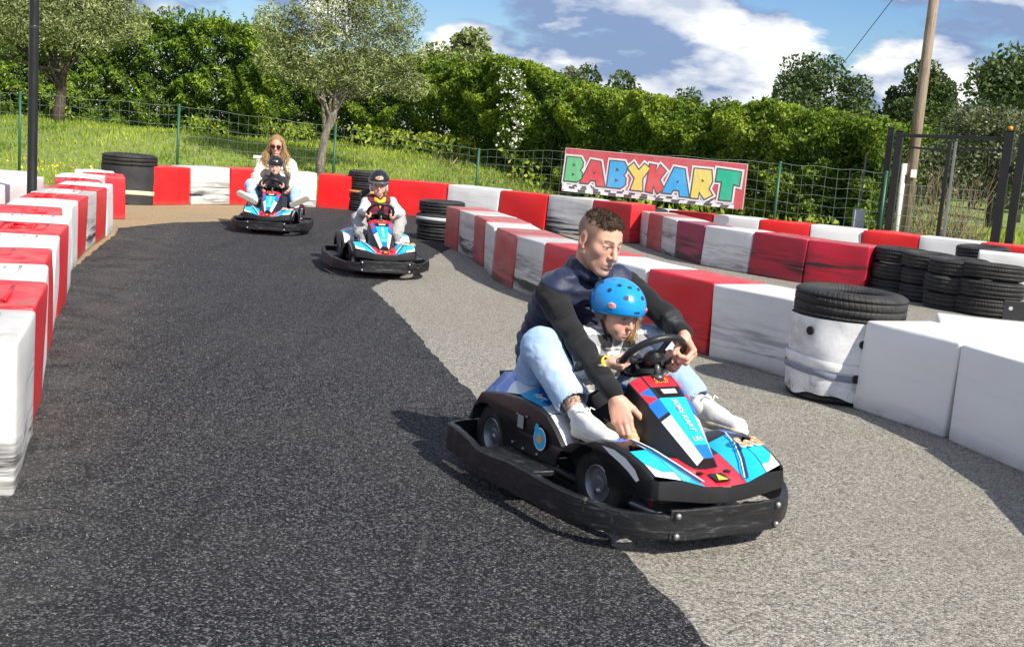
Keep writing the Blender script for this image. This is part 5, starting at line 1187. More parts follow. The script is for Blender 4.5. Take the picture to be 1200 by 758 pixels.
def join(parts):
    V=[];Q=[];C=[];n=0
    for v,q,c in parts: V.append(v); Q.append(q+n); C.append(c); n+=len(v)
    return np.concatenate(V),np.concatenate(Q),np.concatenate(C)
class Person:
    def __init__(s,name,label,KMx,base,group=None):
        s.b=np.array(base,float); s.T=thing(name,label,'person'); s.T.matrix_world=KMx@Matrix.Translation(base)
    def put(s,name,VQ,mats,parent=None,smooth=True,fm=None):
        V,Q=VQ[0],VQ[1]; o=mesh(name,V-s.b,Q,mats,parent or s.T,smooth,fm)
        if len(VQ)>2: vcol(o,VQ[2])
        return o
    def mb(s,name,mbb,mats,parent=None,smooth=False,**k):
        mbb.v=[tuple(np.array(p)-s.b) for p in mbb.v]; return mbb.build(name,mats,parent or s.T,smooth,**k)
def body_shell(J,rs,h=.007):
    P=np.array([p for k,p in J.items()]); f=Fld(P.min(0)-.16,P.max(0)+.16,h); w_=rs
    f.cap(J['pelR'],J['pelL'],.085*w_,.085*w_,.03); f.cap(J['pel'],J['chest'],.085*w_,.10*w_,.05); f.cap(J['shR'],J['shL'],.05*w_,.05*w_,.05); f.cap(J['chest'],J['neck'],.07*w_,.045*w_,.04)
    for e in 'RL':
        f.chain([J['sh'+e],J['el'+e],J['wr'+e]],[.044*w_,.034*w_,.024*w_],.02); f.chain([J['pel'+e],J['kn'+e],J['an'+e]],[.070*w_,.050*w_,.034*w_],.02); f.cap(J['an'+e],J['an'+e]+(J['to'+e]-J['an'+e])*.25,.028*w_,.020*w_,.02)
    V,Q=f.mesh(); return V,Q,np.tile(SK,(len(V),1))
def shoe(pr,an,toe,up,s,m_up,m_sole,m_dark=None,name='shoe',lace=True):
    """heel under the ankle, toe direction, up vector"""
    y=np.array(toe,float)-np.array(an,float); y/=np.linalg.norm(y); z=np.array(up,float); z=z-y*(z@y); z/=np.linalg.norm(z); x=np.cross(y,z); M_=np.stack([x,y,z],1)
    f=Fld((-.07,-.06,-.01),(.07,.28,.14),.0045)
    f.cap((0,.012,.045),(0,.10,.042),.034,.036,.02).cap((0,.10,.042),(.003,.215,.032),.036,.037,.02).cap((0,.015,.05),(0,.02,.095),.034,.036,.02).cap((0,.03,.085),(0,.13,.055),.030,.028,.02); f.ell((0,.012,.13),(.026,.034,.045),.01,sub=True); f.plane((0,0,.016),(0,0,-1))
    V,Q=f.mesh(); o=pr.put(name,((V*s)@M_.T+an,Q),m_up)
    f=Fld((-.07,-.06,-.02),(.07,.28,.06),.0045); f.cap((0,.010,.02),(0,.10,.02),.038,.037,.02).cap((0,.10,.02),(.003,.218,.02),.037,.041,.02); f.plane((0,0,.030),(0,0,1)).plane((0,0,.0),(0,0,-1))
    V,Q=f.mesh(); pr.put('sole',((V*s)@M_.T+an,Q),m_sole,o)
    if lace:
        mb=MB()
        for k in range(5):
            yy=.075+k*.018; zz=.092-k*.0075; mb.tube([(-.020,yy,zz-.008),(0,yy+.004,zz+.001),(.020,yy,zz-.008)],.0035,6)
        mb.tube([(0,.07,.098),(-.02,.062,.122),(-.034,.07,.112)],.003,6); mb.tube([(0,.07,.098),(.022,.06,.126),(.036,.068,.118)],.003,6)
        mb.v=[tuple((np.array(p)*s)@M_.T+an) for p in mb.v]; pr.mb('laces',mb,m_up,o,True)
    return o
def path_strands(pr,name,K_,w_,mat,parent=None):
    n,k,_=K_.shape; T_=np.gradient(K_,axis=1); Vv=rng.normal(size=(n,1,3)); S=np.cross(T_,Vv); S/=np.linalg.norm(S,axis=2,keepdims=True)+1e-9
    ww=w_*np.linspace(1,.35,k)[None,:,None]; V=np.stack([K_-S*ww,K_+S*ww],2).reshape(-1,3); b=np.arange(n,dtype=np.int32)[:,None]*(2*k)
    F=np.concatenate([b+np.array([[2*j,2*j+1,2*j+3,2*j+2]]) for j in range(k-1)],0).astype(np.int32); o=pr.put(name,(V,F),mat,parent)
    at=o.data.attributes.new('rnd','FLOAT','POINT'); at.data.foreach_set('value',np.repeat(rng.uniform(0,1,n),2*k).astype(np.float32)); return o
def hairmat(name,a,b,c):
    def bld(t): t.base(t.ramp(t.n('ShaderNodeAttribute',attribute_name='rnd').outputs['Fac'],[(0,a),(.5,b),(1,c)]))
    return pm(name,rough=.42,spec=.5,build=bld)
def strands(pr,name,roots,dirs,L,w_,mat,parent=None,seg=2,curl=0.,grav=0.):
    n=len(roots); D=dirs/np.linalg.norm(dirs,axis=1,keepdims=True); S=np.cross(D,rng.normal(size=(n,3))); S/=np.linalg.norm(S,axis=1,keepdims=True)+1e-9; L=L*rng.uniform(.7,1.2,n)[:,None]
    Vs=[]; p=roots.copy()
    for k in range(seg+1):
        t=k/seg; ww=w_*(1-.8*t); Vs+= [p-S*ww,p+S*ww]; D=D+np.array([0,0,-grav])/seg+rng.normal(0,curl,(n,3)); D/=np.linalg.norm(D,axis=1,keepdims=True); p=p+D*L/seg
    V=np.stack(Vs,1).reshape(-1,3); b=np.arange(n,dtype=np.int32)[:,None]*(2*(seg+1)); F=np.concatenate([b+np.array([[2*k,2*k+1,2*k+3,2*k+2]]) for k in range(seg)],0).astype(np.int32)
    return pr.put(name,(V,F),mat,parent)
m_black_knit=cloth('black_jersey',(.010,.010,.011),.5,120); m_navy_vest=cloth('navy_nylon',(.016,.023,.056),.35,60,rough=.48)
def denim_x(t,o,c):
    n=t.noise(o,6,4,.6); return t.mix(t.mapr(n,.42,.68,0,.75),c,(.60,.70,.82))
m_denim=cloth('light_denim',(.31,.46,.68),.22,150,.10,extra=denim_x)
m_wleather=cloth('white_canvas',(.72,.71,.69),.25,60,.06,.6); m_sole=cloth('cream_rubber',(.60,.54,.43),.3,40,.10,.6)
m_hairb=cloth('brown_hair',(.075,.046,.028),.3,60,.3,.5); m_hairl=cloth('blonde_hair',(.58,.38,.16),.3,40,.3,.5)
# =================================================================== the man
KM0=KMAT[0]
mn=Person('person','man in a navy vest and black sweater driving the nearest kart with a girl',KM0,(0,.10,.20))
J=dict(pel=(0,.09,.32),pelR=(.085,.11,.31),pelL=(-.09,.10,.31),chest=(0,.19,.63),neck=(0,.29,.80),shR=(.158,.275,.722),shL=(-.172,.335,.770),elR=(.160,.555,.545),elL=(-.255,.52,.655),wrR=(.180,.800,.440),wrL=(-.165,.755,.632),knR=(.246,.390,.535),knL=(-.235,.43,.545),anR=(.240,.675,.345),anL=(-.325,.66,.350),toR=(.235,.93,.325),toL=(-.360,.85,.315))
J={k:np.array(v) for k,v in J.items()}
hm,hc=orient((0.010,.362,.940),9,15,-4); hs=.985
nl=(np.array((0,.285,.775))-hc)@hm/hs
sh=[]
sh.append(xf(head_shell(hs,neck=nl,stub=True),hm,hc))
# right hand reaching down beside the fairing; left hand on the rim
y=np.array((.0,.60,-.80)); y/=np.linalg.norm(y); z=np.array((.72,.55,.42)); z-=y*(z@y); z/=np.linalg.norm(z); x=np.cross(y,z)
sh.append(xf(hand_shell(1,1.0,[(14,16,10),(10,22,14),(14,24,16),(18,26,18)],1.4,(34,22,20)),np.stack([x,y,z],1),J['wrR']+y*.012))
wc=np.array((0,.758,.570)); wn=np.array((0,-.70,.714)); wn/=np.linalg.norm(wn); wu=np.array((0,.714,.70)); wu/=np.linalg.norm(wu)
def grip(side,ang,s,R_=.120,off=.030,lift=.070,rot=None):
    rad=np.array((math.cos(R(ang)),0,0))+wu*math.sin(R(ang)); P=wc+R_*rad
    if rot is not None:
        a=R(rot); Y=-(wn*math.cos(a)+rad*math.sin(a)); Z=rad*math.cos(a)-wn*math.sin(a); return np.stack([np.cross(Y,Z),Y,Z],1),P-Y*.080*s+Z*.020*s
    Y=-wn; Z=rad; X=np.cross(Y,Z); return np.stack([X,Y,Z],1),P+rad*off*s*.75+wn*lift*s
m_,o_=grip(-1,158,1.0,lift=.055); sh.append(xf(hand_shell(-1,1.0,(56,70,48),.6,(20,40,40)),m_,o_)); 
J['wrL']=o_+np.array((0,-.006,.006)); sh.append(body_shell(J,.86))
body=mn.put('body',join(sh),m_skin)
# tattoo on the right shin
# sweater: torso and long sleeves
def arms(f,J,r0,r1,r2,k=.02,wr=.96):
    for e in 'RL':
        w_=J['el'+e]+(J['wr'+e]-J['el'+e])*wr; f.chain([J['sh'+e],J['el'+e],w_],[r0,r1,r2],k)
P=np.array(list(J.values())); f=Fld((-.40,-.12,.22),(.40,.92,.92),.006)
arms(f,J,.056,.046,.038);  f.cap(J['shR'],J['shL'],.045,.045,.03); f.cap(J['pel'],J['chest'],.10,.10,.05); f.cap(J['chest'],J['neck'],.07,.055,.04); f.cap((0,.28,.78),(0,.312,.850),.066,.062,.02)
f.disp(lambda P:.0045*folds(P,34,1.)+.003*nz3(P,60,.3)); mn.put('sweater',f.mesh(),m_black_knit)
# vest
f=Fld((-.30,-.14,.24),(.30,.46,.92),.006)
for e in(-1,1): f.cap((e*.065,.085,.36),(e*.070,.125,.50),.095,.100,.05).cap((e*.070,.125,.50),(e*.080,.20,.66),.100,.095,.05).cap((e*.080,.20,.66),(e*.115,.27,.755),.095,.058,.04)
f.cap((-.13,.310,.775),(.12,.276,.745),.066,.066,.04); f.cap((.132,.274,.742),(.045,.285,.815),.056,.048,.03).cap((-.145,.310,.780),(-.045,.295,.815),.058,.048,.03); f.cap((0,.09,.36),(0,.19,.64),.11,.12,.04)
n=14
for k in range(n):
    a=2*PI*k/n; b=2*PI*(k+1)/n
    if abs(math.sin(a)-1)<.06: continue
    q=lambda t:(.072*math.cos(t),.302+.070*math.sin(t),.842-.028*math.sin(t)-.010*abs(math.sin(t)))
    f.cap(q(a),q(b),.019,.019,.012)
for e,sp in((1,J['shR']),(-1,J['shL'])):   # arm holes
    f.ell(sp+np.array((e*.098,.03,-.050)),(.055,.080,.085),.012,sub=True)
f.disp(lambda P:.004*folds(P,30,2.)+.0045*np.sin((P[:,2]*.94+P[:,1]*.35)*120)*(1-np.clip(np.abs(P[:,2]-.6)/.3,0,1)**4)+.003*nz3(P,55,.9)); mn.put('vest',f.mesh(),m_navy_vest)
mb=MB(); mb.tube([(.0,.378,.82),(.004,.352,.74),(.0,.335,.66)],.005,6); mn.mb('zip',mb,m_steel,None,True)
# jeans
def legs(f,J,a,b,c,k=.03,an=.86):
    for e in 'RL':
        q=J['kn'+e]+(J['an'+e]-J['kn'+e])*(an[e] if isinstance(an,dict) else an); f.chain([J['pel'+e],J['kn'+e],q],[a,b,c],k)
    f.cap(J['pelR'],J['pelL'],a*1.1,a*1.1,.04)
f=Fld((-.46,-.10,.18),(.36,.80,.68),.006); legs(f,J,.100,.076,.066,.03,dict(R=.74,L=.82)); f.cap(J['pel'],(0,.09,.42),.115,.12,.04)
f.disp(lambda P:.0065*folds(P*np.array([1.2,.8,1.5]),36,.5)*np.clip(.35+.9*nz3(P,9,2.),0,1)+.0018*folds(P*np.array([1,.8,1.6]),80,.2));
for e in 'RL':
    q=J['kn'+e]+(J['an'+e]-J['kn'+e])*(.66 if e=='R' else .74); w_=J['kn'+e]+(J['an'+e]-J['kn'+e])*(.76 if e=='R' else .84); f.cap(q,w_,.064,.066,.006)
    d=J['an'+e]-J['kn'+e]; d=d/np.linalg.norm(d); f.cap(w_+d*.02,w_+d*.09,.055,.055,.006,sub=True)
mn.put('jeans',f.mesh(),m_denim)
for e in 'RL': shoe(mn,J['an'+e]-np.array((0,-.008 if e=='R' else .02,.075)),J['to'+e]-np.array((0,.0,.05 if e=='R' else .04)),(0.15 if e=='R' else -.1,0,1),.92 if e=='R' else 1.,m_wleather,m_sole)
# tattooed ankle sleeve of skin (ink marks)
def inkm(t):
    o=t.obj(); n=t.noise(o,55,4,.7,dist=1.5); t.base(t.mix(t.mapr(n,.46,.54),tuple(SK),(.10,.11,.11))); t.rough(.5)
m_ink=pm('inked_skin',rough=.5,build=inkm)
for e in 'RL':
    d=J['an'+e]-J['kn'+e]; a=J['kn'+e]+d*.66; b=J['kn'+e]+d*1.0; f=Fld(np.minimum(a,b)-.07,np.maximum(a,b)+.07,.004); f.cap(a,b,.041,.036); mn.put('shin',f.mesh(),m_ink if e=='R' else m_ink,body)
    f=Fld(b-.09,b+.09,.004); f.cap(J['kn'+e]+d*.965,J['kn'+e]+d*1.06,.0385,.037,.01); mn.put('sock',f.mesh(),m_wleather)
# hair: short crop
def cap_hair(hs,hm,hc,fn,h=.004,amp=.004):
    f=Fld((-.11,-.13,-.14),(.11,.12,.16),h); fn(f); V,Q=f.mesh(); return (V*hs)@hm.T+hc,Q
def man_hair(f):
    f.ell((0,-.015,.048),(.0750,.0938,.0795),.01); f.ell((0,.032,.080),(.052,.052,.044),.02); f.plane((0,.066,.066),(0,.8,-.45),.012); f.plane((0,0,.066),(0,-.30,-1),.012)
    f.disp(lambda P:.004*nz3(P,190,.3)+.003*nz3(P,320,1.))
hv=cap_hair(hs,hm,hc,man_hair); hair=mn.put('hair',hv,m_hairb)
hl_=((hv[0]-hc)@hm)/hs; ok=np.nonzero(hl_[:,2]>.055)[0]; ix=rng.choice(ok,7500); Rt=hl_[ix]+rng.normal(0,.0015,(7500,3)); D=Rt-np.array([0,-.012,.02]); D/=np.linalg.norm(D,axis=1,keepdims=True)
dd=D*.9+np.array([.20,.75,.10])+rng.normal(0,.30,D.shape); m_hs=hairmat('brown_hair_strand',(.045,.027,.015),(.11,.068,.040),(.22,.145,.09))
L=.0065*rng.uniform(.6,1.2,7500)[:,None]*(.25+.75*sst(.058,.100,Rt[:,2]+.25*np.clip(Rt[:,1],0,1)))[:,None]; dd/=np.linalg.norm(dd,axis=1,keepdims=True); q0=Rt-dd*.002; q1=Rt+dd*L*.6; q2=Rt+dd*L+np.array([0,.2,-.25])*L*.4
path_strands(mn,'hair_strands',np.stack([(q*hs)@hm.T+hc for q in(q0,q1,q2)],1),.0009,m_hs,hair)
# =================================================================== the girl
gl=Person('person','girl in a blue helmet and checked fleece holding the wheel of the nearest kart',KM0,(0,.32,.20))
G=dict(pel=(0,.33,.27),pelR=(.05,.34,.26),pelL=(-.05,.34,.26),chest=(0,.43,.49),neck=(0,.460,.590),shR=(.118,.475,.572),shL=(-.110,.475,.57),elR=(.168,.600,.490),elL=(-.16,.58,.47),wrR=(.135,.70,.535),wrL=(-.13,.72,.56),knR=(.085,.60,.36),knL=(-.085,.60,.36),anR=(.115,.80,.25),anL=(-.105,.82,.25),toR=(.125,.92,.25),toL=(-.11,.93,.25))
G={k:np.array(v) for k,v in G.items()}
gm,gc=orient((0,.508,.688),10,15,-2); gs=.865
nl=(np.array((0,.44,.57))-gc)@gm/gs
m1,o1=grip(1,-24,.64,rot=52); m2,o2=grip(-1,200,.62,lift=.05); G['wrR']=o1; G['wrL']=o2
SK=np.array([.64,.385,.29])
sh=[body_shell(G,.62,.006),xf(head_shell(gs,True,True,neck=nl,brow=(.30,.18,.08),lip=(.55,.18,.17)),gm,gc),xf(hand_shell(1,.64,(55,70,45),.6,(20,38,40)),m1,o1),xf(hand_shell(-1,.64,(55,70,45),.6,(20,38,40)),m2,o2)]
SK=np.array([.64,.355,.25]); gl.put('body',join(sh),m_skin)
def check_x(t,o,c):
    s=t.n('ShaderNodeSeparateXYZ',{0:o}); q=lambda a,k,ph:t.mapr(t.math('SINE',t.math('MULTIPLY_ADD',a,k,ph)),-.12,.12)
    n=t.noise(o,75,4,.7); a=q(t.math('ADD',s.outputs[0],t.math('MULTIPLY',s.outputs[1],.6)),58.,.6); b=q(t.math('ADD',s.outputs[2],t.math('MULTIPLY',s.outputs[1],-.5)),58.,1.)
    k=t.math('MULTIPLY',t.math('ADD',a,b),.5); return t.ramp(t.math('ADD',k,t.math('MULTIPLY',t.math('SUBTRACT',n,.5),.45)),[(.0,(.02,.02,.022)),(.28,(.03,.03,.032)),(.45,(.28,.28,.29)),(.62,(.34,.34,.35)),(.80,(.78,.77,.75)),(1,(.80,.79,.77))])
m_check=cloth('checked_fleece',(.5,.5,.5),.9,55,.1,.95,extra=check_x)
f=Fld((-.26,.24,.18),(.26,.80,.66),.005); arms(f,G,.052,.046,.036,wr=.72); f.cap(G['shR'],G['shL'],.052,.052,.04); f.cap(G['pel'],G['chest'],.085,.088,.04); f.cap(G['chest'],G['neck'],.075,.052,.04)
f.disp(lambda P:.006*nz3(P,110,.5)+.004*nz3(P,210,1.1)+.004*folds(P,30,1.)); gl.put('fleece_jacket',f.mesh(),m_check)
ring=MB()
for k in range(12):
    a=2*PI*k/12; ring.tube([(.058*math.cos(a),.455+.056*math.sin(a),.600),(.058*math.cos(a+.53),.455+.056*math.sin(a+.53),.600)],.026,8)
f=Fld((-.12,.34,.54),(.12,.57,.67),.005)
for k in range(12):
    a=2*PI*k/12; f.cap((.058*math.cos(a),.458+.055*math.sin(a),.600-.012*math.sin(a)),(.058*math.cos(a+.53),.458+.055*math.sin(a+.53),.600-.012*math.sin(a+.53)),.025,.025,.012)
f.disp(lambda P:.006*nz3(P,110,.5)+.004*nz3(P,210,1.1)); gl.put('collar',f.mesh(),m_check)
m_dtro=cloth('dark_trousers',(.018,.018,.022),.4,90); f=Fld((-.22,.22,.16),(.22,.92,.46),.006); legs(f,G,.066,.050,.040,.03,.95); gl.put('trousers',f.mesh(),m_dtro)
m_tan=cloth('tan_suede',(.50,.36,.20),.4,60,.15,.9)
shoe(gl,np.array((.150,.765,.262)),np.array((.155,.93,.300)),(.1,-.2,1),.62,m_tan,m_tan,name='boot'); shoe(gl,G['anL']-np.array((0,0,.04)),G['toL'],(0,0,1),.62,m_tan,m_tan,name='boot')
# fur cuff of the boot
f=Fld((.08,.72,.24),(.22,.90,.40),.0045); f.ell((.150,.845,.318),(.036,.036,.030),.01); f.disp(lambda P:.005*folds(P,120,.4)); gl.put('boot_toe',f.mesh(),m_tan)
mb=MB(); d=G['wrR']-G['elR']; d/=np.linalg.norm(d); q=G["wrR"]-d*.006; mb.tube([q-d*.012,q+d*.012],.0255,18); gl.mb('wristband',mb,plain('yellow_band',(.85,.60,.02),.4),None,True)
# helmet
def ellp(c,r,th,ph): return np.array(c)+np.array(r)*np.array([math.cos(ph)*math.sin(th),math.cos(ph)*math.cos(th),math.sin(ph)])
def helmet(pr,hs,hm,hc,c,r,mat,cut,vents=(),ovals=(),vm=None,h=.004,inner=True,ovalm=None,word='BELL'):
    f=Fld(np.array(c)-np.array(r)-.03,np.array(c)+np.array(r)+.03,h); f.ell(c,r,.01); 
    for (p,n_) in cut: f.plane(p,n_,.010)
    f.ell(np.array(c)-np.array((0,0,.02)),np.array(r)-.014,.006,sub=True)
    V,Q=f.mesh(); o=pr.put('helmet',((V*hs)@hm.T+hc,Q),mat)
    for (th,ph,w_,h_) in vents:
        p=ellp(c,r,R(th),R(ph)); n_=(p-np.array(c))/np.array(r)**2; n_/=np.linalg.norm(n_); tx_=np.cross((0,0,1),n_); tx_/=np.linalg.norm(tx_); ty_=np.cross(n_,tx_)
        mb=MB(); pts=[]; 
        for k in range(12):
            a=2*PI*k/12; cx=math.copysign(abs(math.cos(a))**.55,math.cos(a)); sy=math.copysign(abs(math.sin(a))**.55,math.sin(a)); pts.append(p+tx_*w_*cx+ty_*h_*sy)
        outer=[tuple(((q+n_*.0018)*hs)@hm.T+hc) for q in pts]; inn=[tuple(((p+(q-p)*.80+n_*.0012)*hs)@hm.T+hc) for q in pts]; mb.add(outer+inn,[(k,(k+1)%12,12+(k+1)%12,12+k) for k in range(12)]+[tuple(range(12,24))]); pr.mb('vent',mb,vm,o)  # vents are flat patches with the shade of an opening painted in
    for (th,ph,w_,h_) in ovals:
        p=ellp(c,r,R(th),R(ph)); n_=(p-np.array(c))/np.array(r)**2; n_/=np.linalg.norm(n_); tx_=np.cross((0,0,1),n_); tx_/=np.linalg.norm(tx_); ty_=np.cross(n_,tx_)
        for (sc,e,mm) in((1.,.0015,ovalm[0]),(.86,.0025,ovalm[1])):
            mb=MB(); pts=[]
            for k in range(18):
                a=2*PI*k/18; dx,dy=w_*sc*math.cos(a),h_*sc*math.sin(a); q=p+tx_*dx+ty_*dy; v=(q-np.array(c))/np.array(r); q=np.array(c)+np.array(r)*v/np.linalg.norm(v); pts.append(tuple(((q+n_*e)*hs)@hm.T+hc))
            q=tuple(((p+n_*e)*hs)@hm.T+hc); mb.add(pts+[q],[(k,(k+1)%18,18) for k in range(18)]); pr.mb('oval_badge',mb,mm,o)
        if word:
            Mx=Matrix(np.stack([hm@tx_,hm@ty_,hm@n_],1).tolist()).to_4x4(); Mx.translation=Vector(((p+n_*.0045)*hs)@hm.T+hc-pr.b); text_mesh('badge_lettering',word,h_*1.35*hs,ovalm[2],o,Mx,.2,.0003,.0004)
    return o
m_hblue=gloss('helmet_blue',(.008,.27,.70)); m_vent=plain('vent_shade_paint',(.015,.03,.06),.6); OV=(m_kwh,plain('badge_pale',(.80,.68,.60),.4),plain('badge_red',(.62,.06,.03),.4))
hc_,hr_=(0,-.004,.044),(.113,.135,.112)
hl=helmet(gl,gs,gm,gc,hc_,hr_,m_hblue,[((0,.055,.014),(0,.30,-1)),((0,-.03,-.030),(0,-.15,-1))],
  [(70,58,.010,.008),(-20,58,.010,.008),(28,62,.010,.008),(40,34,.011,.009),(-15,38,.011,.009),(85,36,.010,.009),(8,7,.014,.0045),(130,40,.01,.008),(-70,40,.01,.008)],[(64,8,.019,.013),(-30,9,.019,.013)],m_vent,ovalm=OV)
mb=MB()
for e in(-1,1): mb.tube([((np.array((e*.079,-.01,.02))*gs)@gm.T+gc),((np.array((e*.080,.0,-.03))*gs)@gm.T+gc),((np.array((e*.055,.025,-.085))*gs)@gm.T+gc),((np.array((.0,.04,-.118))*gs)@gm.T+gc)],.006,6); mb.tube([((np.array((e*.079,-.06,.0))*gs)@gm.T+gc),((np.array((e*.080,.0,-.03))*gs)@gm.T+gc)],.006,6)
gl.mb('chin_strap',mb,plain('strap_black',(.015,.015,.016),.7),None,True)
for e in(-1,1):
    f=Fld((-.11,-.11,-.06),(.11,.10,.05),.004); f.ell((e*.086,-.012,-.004),(.012,.034,.030),.01)
    V,Q=f.mesh(); gl.put('helmet_pad',((V*gs)@gm.T+gc,Q),plain('pad_grey',(.10,.10,.11),.8),hl)
n=170; u=rng.uniform(0,1,(n,1)); e0=np.concatenate([-.070+rng.normal(0,.006,(n,1)),.032+rng.normal(0,.010,(n,1)),.010+rng.normal(0,.006,(n,1))],1); sp=rng.normal(0,1,(n,3))
kp=[e0,e0+np.array([-.006,.016,-.032])+sp*.003,e0+np.array([-.004,.028,-.072])+sp*.007,e0+np.array([.002,.030,-.108])+sp*np.array([.012,.010,.012])]
m_hl=hairmat('blonde_strand',(.26,.14,.05),(.52,.32,.12),(.74,.54,.28))
path_strands(gl,'hair',np.stack([(q*gs)@gm.T+gc for q in kp],1),.0013,m_hl)
# =================================================================== the boy
KM1=KMAT[1]; by=Person('person','boy in a black helmet, maroon vest and grey trousers driving the middle kart',KM1,(0,.15,.20))
B=dict(pel=(-.03,.14,.26),pelR=(.05,.16,.25),pelL=(-.09,.16,.25),chest=(-.06,.20,.50),neck=(-.06,.235,.665),shR=(.055,.22,.625),shL=(-.185,.22,.63),elR=(.125,.40,.535),elL=(-.245,.42,.55),wrR=(.13,.69,.55),wrL=(-.13,.69,.55),knR=(.165,.47,.475),knL=(-.235,.47,.475),anR=(.16,.70,.345),anL=(-.165,.70,.345),toR=(.165,.84,.32),toL=(-.165,.86,.32))
B={k:np.array(v) for k,v in B.items()}
bm__,bc=orient((-.045,.26,.800),-6,8,2); bs=.93
m1,o1=grip(1,-14,.68,lift=.05); m2,o2=grip(-1,194,.68,lift=.05); B['wrR']=o1; B['wrL']=o2
nl=(np.array((-.055,.235,.66))-bc)@bm__/bs
SK=np.array([.62,.37,.275])
sh=[body_shell(B,.72,.007),xf(head_shell(bs,True,False,neck=nl,brow=(.20,.13,.07),h=.004),bm__,bc),xf(hand_shell(1,.7,(55,70,45),.6,(20,38,40),h=.004),m1,o1),xf(hand_shell(-1,.7,(55,70,45),.6,(20,38,40),h=.004),m2,o2)]
SK=np.array([.64,.355,.25]); by.put('body',join(sh),m_skin)
m_gsl=cloth('pale_grey_jersey',(.58,.58,.60),.4,90); m_mar=cloth('maroon_vest_cloth',(.14,.018,.035),.4,70); m_gtro=cloth('grey_joggers',(.34,.33,.32),.4,90)
f=Fld((-.36,.02,.2),(.26,.82,.78),.007); arms(f,B,.055,.046,.036); f.cap(B['shR'],B['shL'],.05,.05,.04); f.disp(lambda P:.004*folds(P,34,.4)); by.put('sweatshirt',f.mesh(),m_gsl)
f=Fld((-.30,.0,.2),(.20,.42,.78),.006); f.cap(B['pel'],B['chest'],.105,.115,.05); f.cap((.02,.21,.55),(-.14,.21,.55),.09,.09,.05); f.cap((.03,.228,.632),(-.15,.228,.632),.060,.060,.04); f.cap((.0,.235,.655),(-.12,.235,.655),.05,.05,.03); f.disp(lambda P:.004*np.sin(P[:,2]*95)+.003*nz3(P,50,.2)); by.put('vest',f.mesh(),m_mar)
f=Fld((-.18,.12,.56),(.08,.38,.74),.005)
for k in range(12):
    a=2*PI*k/12+PI/2+.2; b=a+2*PI/12
    if k==11: continue
    q=lambda t:(-.06+.060*math.cos(t),.240+.062*math.sin(t),.665-.020*math.sin(t)); f.cap(q(a),q(b),.015,.015,.01)
for e in(-1,1): f.cap((-.06+e*.012,.305,.640),(-.06+e*.045,.285,.675),.014,.016,.008); 
f.cap((-.06,.318,.63),(-.06,.322,.585),.007,.006,.006); by.put('hood_lining',f.mesh(),cloth('yellow_cloth',(.72,.50,.03),.3,60))
f=Fld((-.36,.02,.14),(.30,.86,.58),.007); legs(f,B,.078,.064,.058,.03,.92); f.disp(lambda P:.009*folds(P*np.array([1,1,1.6]),26,.9)+.003*folds(P,60,.1)); by.put('trousers',f.mesh(),m_gtro)
m_gsh=cloth('grey_shoe',(.22,.22,.23),.3,60); 
for e in 'RL': shoe(by,B['an'+e]-np.array((0,.01,.055)),B['to'+e]-np.array((0,0,.03)),(0,-.15,1),.74,m_gsh,m_wleather)
m_hblk=gloss('helmet_black',(.012,.013,.018))
OVB=(plain('badge_orange',(.80,.25,.06),.4),plain('badge_cream',(.75,.50,.30),.4),plain('badge_red',(.62,.06,.03),.4))
hl=helmet(by,bs,bm__,bc,(0,-.004,.056),(.108,.126,.108),m_hblk,[((0,.05,.026),(0,.26,-1)),((0,-.03,-.040),(0,-.1,-1))],[],[(0,22,.046,.020)],m_vent,ovalm=OVB)
f=Fld((-.13,.02,.0),(.13,.17,.09),.004); f.ell((0,.045,.044),(.104,.100,.020),.01); f.ell((0,.03,.028),(.094,.092,.020),.006,sub=True); f.plane((0,.05,0),(0,-1,0)); V,Q=f.mesh(); by.put('visor_trim',((V*bs)@bm__.T+bc,Q),plain('visor_smoke',(.10,.10,.12),.15),hl)
for e in(-1,1):
    f=Fld((-.12,-.08,-.10),(.12,.09,.06),.004); f.ell((e*.082,-.01,-.025),(.016,.040,.050),.01); V,Q=f.mesh(); by.put('cheek_pad',((V*bs)@bm__.T+bc,Q),plain('pad_pale',(.55,.55,.57),.8),hl)
mb=MB()
for e in(-1,1):
    for k in range(14):
        a,b=2*PI*k/14,2*PI*(k+1)/14; q=lambda t:((np.array((e*.031+.019*math.cos(t),.0955-.006*abs(math.cos(t)),.007+.016*math.sin(t)))*bs)@bm__.T+bc); mb.tube([q(a),q(b)],.0009,4)
q=lambda p:(np.array(p)*bs)@bm__.T+bc
mb.tube([q((-.012,.096,.010)),q((.012,.096,.010))],.0016,5)
for e in(-1,1): mb.tube([q((e*.050,.088,.010)),q((e*.072,.03,.010))],.0016,5)
by.mb('glasses',mb,plain('glasses_wire',(.25,.22,.2),.3,.6),None,True)
f=Fld((.0,.05,.60),(.24,.34,.86),.006); f.cap((.045,.20,.735),(.115,.19,.700),.022,.026,.02); f.cap((.115,.19,.70),(.125,.20,.66),.020,.012,.02); by.put('hanging_strap',f.mesh(),plain('strap_black',(.015,.015,.016),.7))
